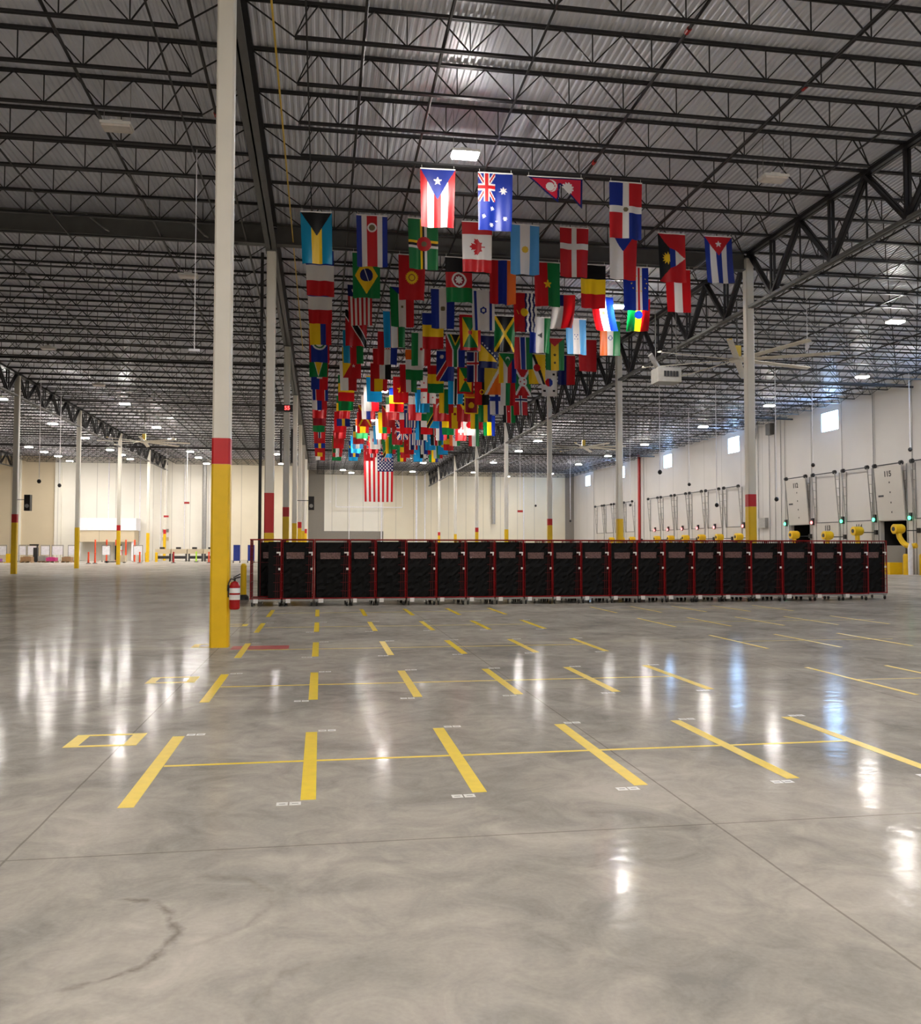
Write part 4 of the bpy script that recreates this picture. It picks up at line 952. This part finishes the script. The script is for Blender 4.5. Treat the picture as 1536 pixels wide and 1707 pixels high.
MB().bar((-0.4, 0, 0.5), (-0.4, 0, 3.57), 0.02).bar((0.5, 0, 0.5), (0.5, 0, 3.57), 0.02).build('hanger', 'greymetal', r)
MB().bar((-0.3, -0.1, 0.45), (-0.75, -0.3, 1.0), 0.22, sides=10).build('flue', 'greymetal', r)

# hanging cords
DR = [(-3.1, 22.0, 6.45, 'bar', 'white cord with a small bar end, left of the nearest column'), (34.0, 46.0, 7.35, 'ball', 'cord ending in a black ball at the right frame edge'), (30.25, 50.0, 6.75, 'ball', 'cord ending in a black ball before doors 113 and 112'), (25.0, 45.0, 4.3, 'ball', 'cord ending in a black ball just right of the red banded column'),
      (23.85, 50.0, 4.2, 'ball', 'cord ending in a black ball left of the red banded column'), (26.5, 60.0, 6.2, 'ball', 'cord ending in a black ball right of the red pipe'), (19.25, 32.1, 9.72, 'camera', 'short cord carrying a white camera above the dock bay'), (-16.55, 55.0, 5.5, 'ball', 'cord ending in a black ball between the first two left columns'), (-16.8, 60.0, 5.6, 'ball', 'cord ending in a black ball left of the second left column'),
      (18.6, 46.0, 5.8, 'ball', 'thin cord with black ball below the white heater'), (-13.2, 90.0, 6.0, 'sign', 'white rod carrying a tiny red sign above the left tables'), (-16.0, 95.0, 4.8, 'sign', 'thin cord carrying a tiny red sign above the left tables'), (1.0, 98.0, 6.6, 'bar', 'thin white rod left of the big striped flag'), (18.5, 80.0, 5.0, 'sign', 'thin cord with a tiny red sign before the far wall'), (22.5, 90.0, 6.0, 'ball', 'thin cord with black ball before the far wall, left one'), (26.3, 90.0, 4.4, 'ball', 'thin cord with black ball before the far wall, right one'), (27.5, 75.0, 5.4, 'ball', 'thin cord with black ball before the far dock doors')]
for x, y, z, kind, lb in DR:
    r = empty('ceiling_pendant', (x, y, z), lb, 'pendant', 'pendants hanging from the roof')
    MB().bar((0, 0, 0), (0, 0, ZDECK-z+0.01), 0.022 if y < 40 else 0.035, sides=6).build('cord', 'board', r)
    if kind == 'ball': MB().lathe((0, 0, 0), [(0.02, -0.13), (0.09, -0.09), (0.125, 0), (0.09, 0.09), (0.02, 0.13)], 12).build('ball', 'pipe', r)
    elif kind == 'bar': MB().box(-0.13, -0.03, -0.02, 0.13, 0.03, 0.04).build('end_bar', 'board', r)
    elif kind == 'camera': MB().box(-0.06, -0.06, -0.1, 0.06, 0.06, 0.1).lathe((-0.02, 0, -0.14), [(0.03, -0.04), (0.06, 0), (0.05, 0.05)], 10).build('camera_body', 'board', r)
    else: MB().box(-0.25, -0.02, -0.12, 0.25, 0.02, 0.08).build('sign_plate', 'redpipe', r)

# riser, clock sign, speakers, extinguisher
o = MB().bar((-1.92, Y0+BAY, 0), (-1.92, Y0+BAY, 11.1), 0.1, sides=12).build('riser_pipe', 'pipe'); tag(o, 'dark vertical riser pipe along the left side of the second column', 'pipe')
r = empty('clock_sign', (-1.70, Y0+2*BAY-0.35, 8.0), 'black sign with red lit digits on the third column', 'clock')
MB().box(-0.40, -0.08, -0.02, 0.36, 0.08, 0.30).build('case', 'pipe', r)
MB().bar((0, 0, 0.1), (0, 0.2, 0.1), 0.05).build('bracket', 'darkmetal', r)
textobj('55', 0.26, (0.1, -0.09, 0.14), (PI/2, 0, 0), 'led', r, 'digits')
for x, y, z, w_, h_, lb in ((-0.60, 55.4, 3.93, 0.36, 0.85, 'black speaker box on a column before the grey wall'), (-17.2, 55.2, 3.75, 0.33, 0.95, 'black speaker box beside the first left column')):
    r = empty('speaker', (x, y, z), lb, 'speaker', 'black speakers')
    MB().box(-w_/2, -0.2, 0, w_/2, 0.2, h_).build('cabinet', 'pipe', r)
    MB().lathe((0, -0.2, h_*0.3), [(0.12, -0.012), (0.05, -0.005)], 14, 'Y').build('driver', 'greymetal', r)
    MB().bar((0, 0.1, h_*0.7), (-0.87 if x > -5 else -0.64, 0.15, h_*0.7), 0.04).build('bracket', 'darkmetal', r)
for sx, lb in ((-1.88, 'left of the third column'), (-1.38, 'right of the third column')):
    o = MB().box(sx-0.05, Y0+2*BAY-0.12, 5.6, sx+0.05, Y0+2*BAY+0.12, 7.2).build('column_speaker', 'pipe'); tag(o, 'narrow tall black box fixed %s' % lb, 'speaker', 'narrow black boxes on the third column')
r = empty('fire_extinguisher', (-1.385, 14.72, 0.62), 'red fire extinguisher with white labels hung on the nearest column', 'fire extinguisher')
MB().lathe((0, 0, 0), [(0.07, 0), (0.085, 0.02), (0.085, 0.38), (0.06, 0.44), (0.025, 0.46)], 20).build('cylinder', 'extred', r)
MB().lathe((0, 0, 0.16), [(0.087, 0), (0.087, 0.08)], 20).lathe((0, 0, 0.27), [(0.087, 0), (0.087, 0.08)], 20).build('label', 'tag', r)
MB().bar((0, 0, 0.45), (0, 0, 0.5), 0.035, sides=8).bar((-0.02, 0, 0.5), (0.09, 0, 0.53), 0.02).bar((-0.02, 0, 0.52), (0.09, 0, 0.58), 0.016).build('valve', 'pipe', r)
MB().tube([(0.0, 0, 0.49), (-0.06, -0.04, 0.5), (-0.095, -0.05, 0.42), (-0.095, -0.05, 0.2)], 0.011, 6).build('hose', 'pipe', r)
MB().box(-0.115, -0.03, 0.3, -0.085, 0.03, 0.4).build('bracket', 'darkmetal', r)
r = empty('bollard', (-2.35, 27.8, 0), 'slim yellow bollard with dark base left of the carts', 'bollard', None)
MB().lathe((0, 0, 0.16), [(0.09, 0), (0.09, 0.9), (0.05, 0.96)], 16).build('post', 'yellow', r)
MB().lathe((0, 0, 0), [(0.17, 0), (0.16, 0.1), (0.1, 0.16)], 16).build('base', 'rubber', r)
for x, lb in ((-8.3, 'left one'), (-6.9, 'right one behind the first cart')):
    r = empty('blue_board', (x, 90, 0), 'tall blue board in the distance, ' + lb, 'board', 'distant blue boards')
    MB().box(-0.33, -0.03, 0.2, 0.33, 0.03, 1.8).build('panel', 'blue', r); MB().box(-0.35, -0.2, 0, -0.28, 0.2, 0.2).box(0.28, -0.2, 0, 0.35, 0.2, 0.2).build('foot', 'darkmetal', r)

# ================================================================ far left work area
YB = 95.0
boards = [(-32.4, 0.9, 'farthest left, at the frame edge'), (-30.4, 0.7, 'second from left, beside the banded column'), (-29.5, 0.85, 'third from left, behind the brown crate'), (-28.2, 0.85, 'fourth from left'), (-27.0, 1.1, 'fifth from left, above the pink cart'), (-25.5, 0.9, 'sixth from left, beside the plain column'), (-22.2, 0.8, 'under the white canopy, left'), (-20.9, 0.6, 'under the white canopy, right'), (-19.0, 0.9, 'right of the pallet truck')]
for x, w_, wh in boards:
    r = empty('whiteboard', (x, YB+1.2, 0), 'framed white board in the far work area, ' + wh, 'whiteboard', 'whiteboards of the far work area')
    MB().box(-w_/2, -0.02, 0.75, w_/2, 0.02, 1.65).build('panel', 'board', r)
    f = MB()
    for s in (-1, 1): f.box(s*w_/2-0.03, -0.04, 0, s*w_/2+0.03, 0.04, 1.78); f.box(s*w_/2-0.03, -0.3, 0, s*w_/2+0.03, 0.3, 0.05)
    f.box(-w_/2, -0.04, 1.7, w_/2, 0.04, 1.78); f.build('frame', 'greymetal', r)
def pallet(x, y, w_, h_, m, lb):
    r = empty('loaded_pallet', (x, y, 0), lb, 'pallet', 'loaded pallets at far left')
    p = MB()
    for k in range(5): p.box(-w_/2+k*w_/5, -0.5, 0.1, -w_/2+(k+0.75)*w_/5, 0.5, 0.14)
    for xx in (-w_/2, -0.05, w_/2-0.1): p.box(xx, -0.5, 0, xx+0.1, 0.5, 0.1)
    p.build('pallet', 'wood', r)
    MB().box(-w_/2+0.05, -0.45, 0.14, w_/2-0.05, 0.45, 0.14+h_).box(-w_/4, -0.4, 0.14+h_, w_/5, 0.3, 0.2+h_).build('load', m, r)
pallet(-32.0, 93.0, 1.3, 0.25, 'purple', 'pallet with purple wrapped load at the left frame edge')
pallet(-29.1, 93.5, 1.1, 0.42, 'wood', 'brown crate on a pallet between the boards')
pallet(-26.9, 94.0, 1.0, 0.35, 'pink', 'pallet with magenta load under the fifth board')
pallet(-27.9, 94.5, 0.8, 0.5, 'greymetal', 'grey metal bin on a pallet beside the magenta load')
pallet(-25.4, 94.0, 1.0, 0.4, 'wood', 'tan load on a pallet behind the plain left column')
o = MB().box(-30.75, 92.4, 0, -30.1, 92.9, 0.9).box(-30.9, 92.3, 0, -29.9, 93.0, 0.08).build('yellow_cabinet', 'yellow'); tag(o, 'bright yellow low cabinet right of the banded left column', 'cabinet')
r = empty('workstation', (-28.75, 95.0, 0), 'dark upright workstation beside the third board', 'workstation')
MB().box(-0.2, -0.2, 0, 0.2, 0.2, 1.5).build('cabinet', 'darkmetal', r); MB().box(-0.6, -0.1, 1.7, 0.25, 0.1, 1.85).box(0.1, -0.05, 1.5, 0.2, 0.05, 1.7).build('monitor', 'pipe', r)
# canopy / vestibule
r = empty('vestibule', (-23.8, 106.0, 0), 'white and beige entrance canopy on the far left wall', 'canopy')
MB().box(-3.1, -2.0, 3.45, 3.0, 0.6, 4.85).build('fascia', 'board', r)
MB().box(-3.4, -1.9, 2.15, 2.8, 0.6, 3.45).build('soffit_box', 'wall_beige', r)
MB().box(-3.4, 0.3, 0.0, 2.8, 0.6, 2.15).build('rear_wall', 'wall_white', r)
for x in (-3.2, 2.6): MB().box(x-0.1, -1.8, 0, x+0.1, -1.6, 2.15).build('leg', 'board', r)
for i, x in enumerate((-23.6, -22.45, -21.5, -20.5, -19.6)):
    o = MB().bar((x, 97.5, 0), (x, 97.5, 2.35), 0.16, sides=12).build('red_post', 'orange'); tag(o, 'tall thin red orange post before the canopy, %s from left' % ordn(i), 'post', 'red orange posts before the canopy')
# pallet truck
r = empty('pallet_truck', (-20.0, 91.0, 0), 'black and cream pallet truck beside the third left column', 'pallet truck')
MB().box(0.1, -0.4, 0.1, 0.9, 0.4, 0.75).build('body', 'wall_beige', r)
MB().box(-0.1, -0.35, 0.3, 0.1, 0.35, 1.7).box(0.0, -0.3, 1.7, 0.45, 0.3, 1.8).build('mast', 'pipe', r)
MB().box(-1.1, -0.3, 0.06, -0.1, -0.12, 0.14).box(-1.1, 0.12, 0.06, -0.1, 0.3, 0.14).build('fork', 'darkmetal', r)
for x in (-0.9, 0.75): MB().lathe((x, 0, 0.1), [(0.1, -0.3), (0.1, 0.3)], 12, 'Y').build('wheel', 'rubber', r)
MB().bar((0.5, 0, 0.75), (0.45, 0, 1.2), 0.05).box(0.3, -0.2, 1.2, 0.6, 0.2, 1.26).build('handle', 'orange', r)
# orange delineators
for i, (x, y, m) in enumerate(((-21.9, 88.0, 'orange'), (-21.3, 88.0, 'orange'), (-17.6, 90.0, 'orange'), (-14.4, 90.0, 'redpipe'), (-11.0, 90.0, 'orange'), (-12.9, 95.0, 'lime'))):
    r = empty('delineator', (x, y, 0), '%s traffic delineator on the far floor, %s from left' % ('lime' if m == 'lime' else ('dark red' if m == 'redpipe' else 'orange'), ordn(i)), 'traffic post', 'traffic delineators')
    MB().lathe((0, 0, 0.06), [(0.09, 0), (0.07, 0.9), (0.1, 0.95), (0.05, 1.05)], 12).build('post', m, r)
    MB().lathe((0, 0, 0), [(0.24, 0), (0.22, 0.05), (0.1, 0.08)], 12).build('base', 'rubber', r)
for x, y in ((-17.1, 96.0), (-18.2, 96.5)):
    o = MB().lathe((x, y, 0), [(0.14, 0), (0.14, 0.95), (0.08, 1.02)], 14).build('short_bollard', 'yellow'); tag(o, 'short yellow bollard by the far tables, %s' % ('right one' if x > -18 else 'left one'), 'bollard', 'short yellow bollards')
for i, x in enumerate((-16.9, -15.2, -13.5, -11.8)):
    r = empty('work_table', (x, 99.0, 0), 'long pale work table with dark underside at the far left, %s from left' % ordn(i), 'table', 'pale work tables')
    MB().box(-0.8, -0.4, 0.85, 0.8, 0.4, 1.35).build('tabletop', 'wall_beige', r)
    for sx in (-0.7, 0.7): MB().box(sx-0.05, -0.35, 0, sx+0.05, 0.35, 0.85).build('leg', 'darkmetal', r)
    MB().box(-0.6, -0.3, 0.3, 0.6, 0.3, 0.6).build('shelf', 'darkmetal', r)
    k = MB().box(x-0.35, 98.7, 1.36, x+0.15, 98.9, 1.56).build('dark_device', 'pipe'); tag(k, 'dark device lying on the %s pale work table' % ordn(i), 'device', 'devices on the work tables')
for z, m, lb in ((3.3, 'greymetal', 'small grey sign, upper of three'), (2.75, 'pink', 'small pinkish sign, middle of three'), (2.3, 'wall_beige', 'small sign, lowest of three')):
    o = MB().box(-18.4, 106.9, z, -17.7, 107, z+0.4).build('wall_sign', 'board' if m == 'pink' else m); tag(o, lb + ' on the far white wall', 'sign', 'small signs on the far wall')
o = MB().bar((-13.6, 106.5, 0), (-13.6, 106.5, 12), 0.5, sides=14).build('duct', 'greymetal'); tag(o, 'tall grey vertical duct on the far white wall left of the nearest column', 'duct')
for i, (x, y, rr) in enumerate(((-24.5, 107.0, .06), (-21.0, 107.0, .06), (-18.6, 106.8, .05), (-15.9, 106.8, .05), (3.8, 119.8, .05), (8.2, 119.8, .08), (13.0, 119.7, .14), (14.2, 119.8, .07), (16.2, 119.8, .06), (23.8, 119.6, .25), (28.2, 119.8, .06))):
    o = MB().bar((x, y-rr, 0 if rr < .2 else 4.8), (x, y-rr, 12), 2*rr, sides=10).build('wall_pipe', 'board' if i != 9 else 'greymetal'); tag(o, 'thin pale vertical pipe on the far wall, %s from left' % ordn(i), 'pipe', 'pale pipes on the far wall')
o = MB().bar((2.0, 119.0, 7.0), (11.0, 119.0, 7.0), 0.12, sides=8).build('hanging_rail', 'board'); tag(o, 'thin horizontal white rail before the far white panel', 'rail')
o = MB().bar((2.0, 119.0, 7.06), (2.0, 119.0, 12.06), 0.08, sides=8).bar((11.0, 119.0, 7.06), (11.0, 119.0, 12.06), 0.08, sides=8).build('rail_hanger', 'board'); tag(o, 'two thin vertical rods carrying the horizontal white rail', 'rod')
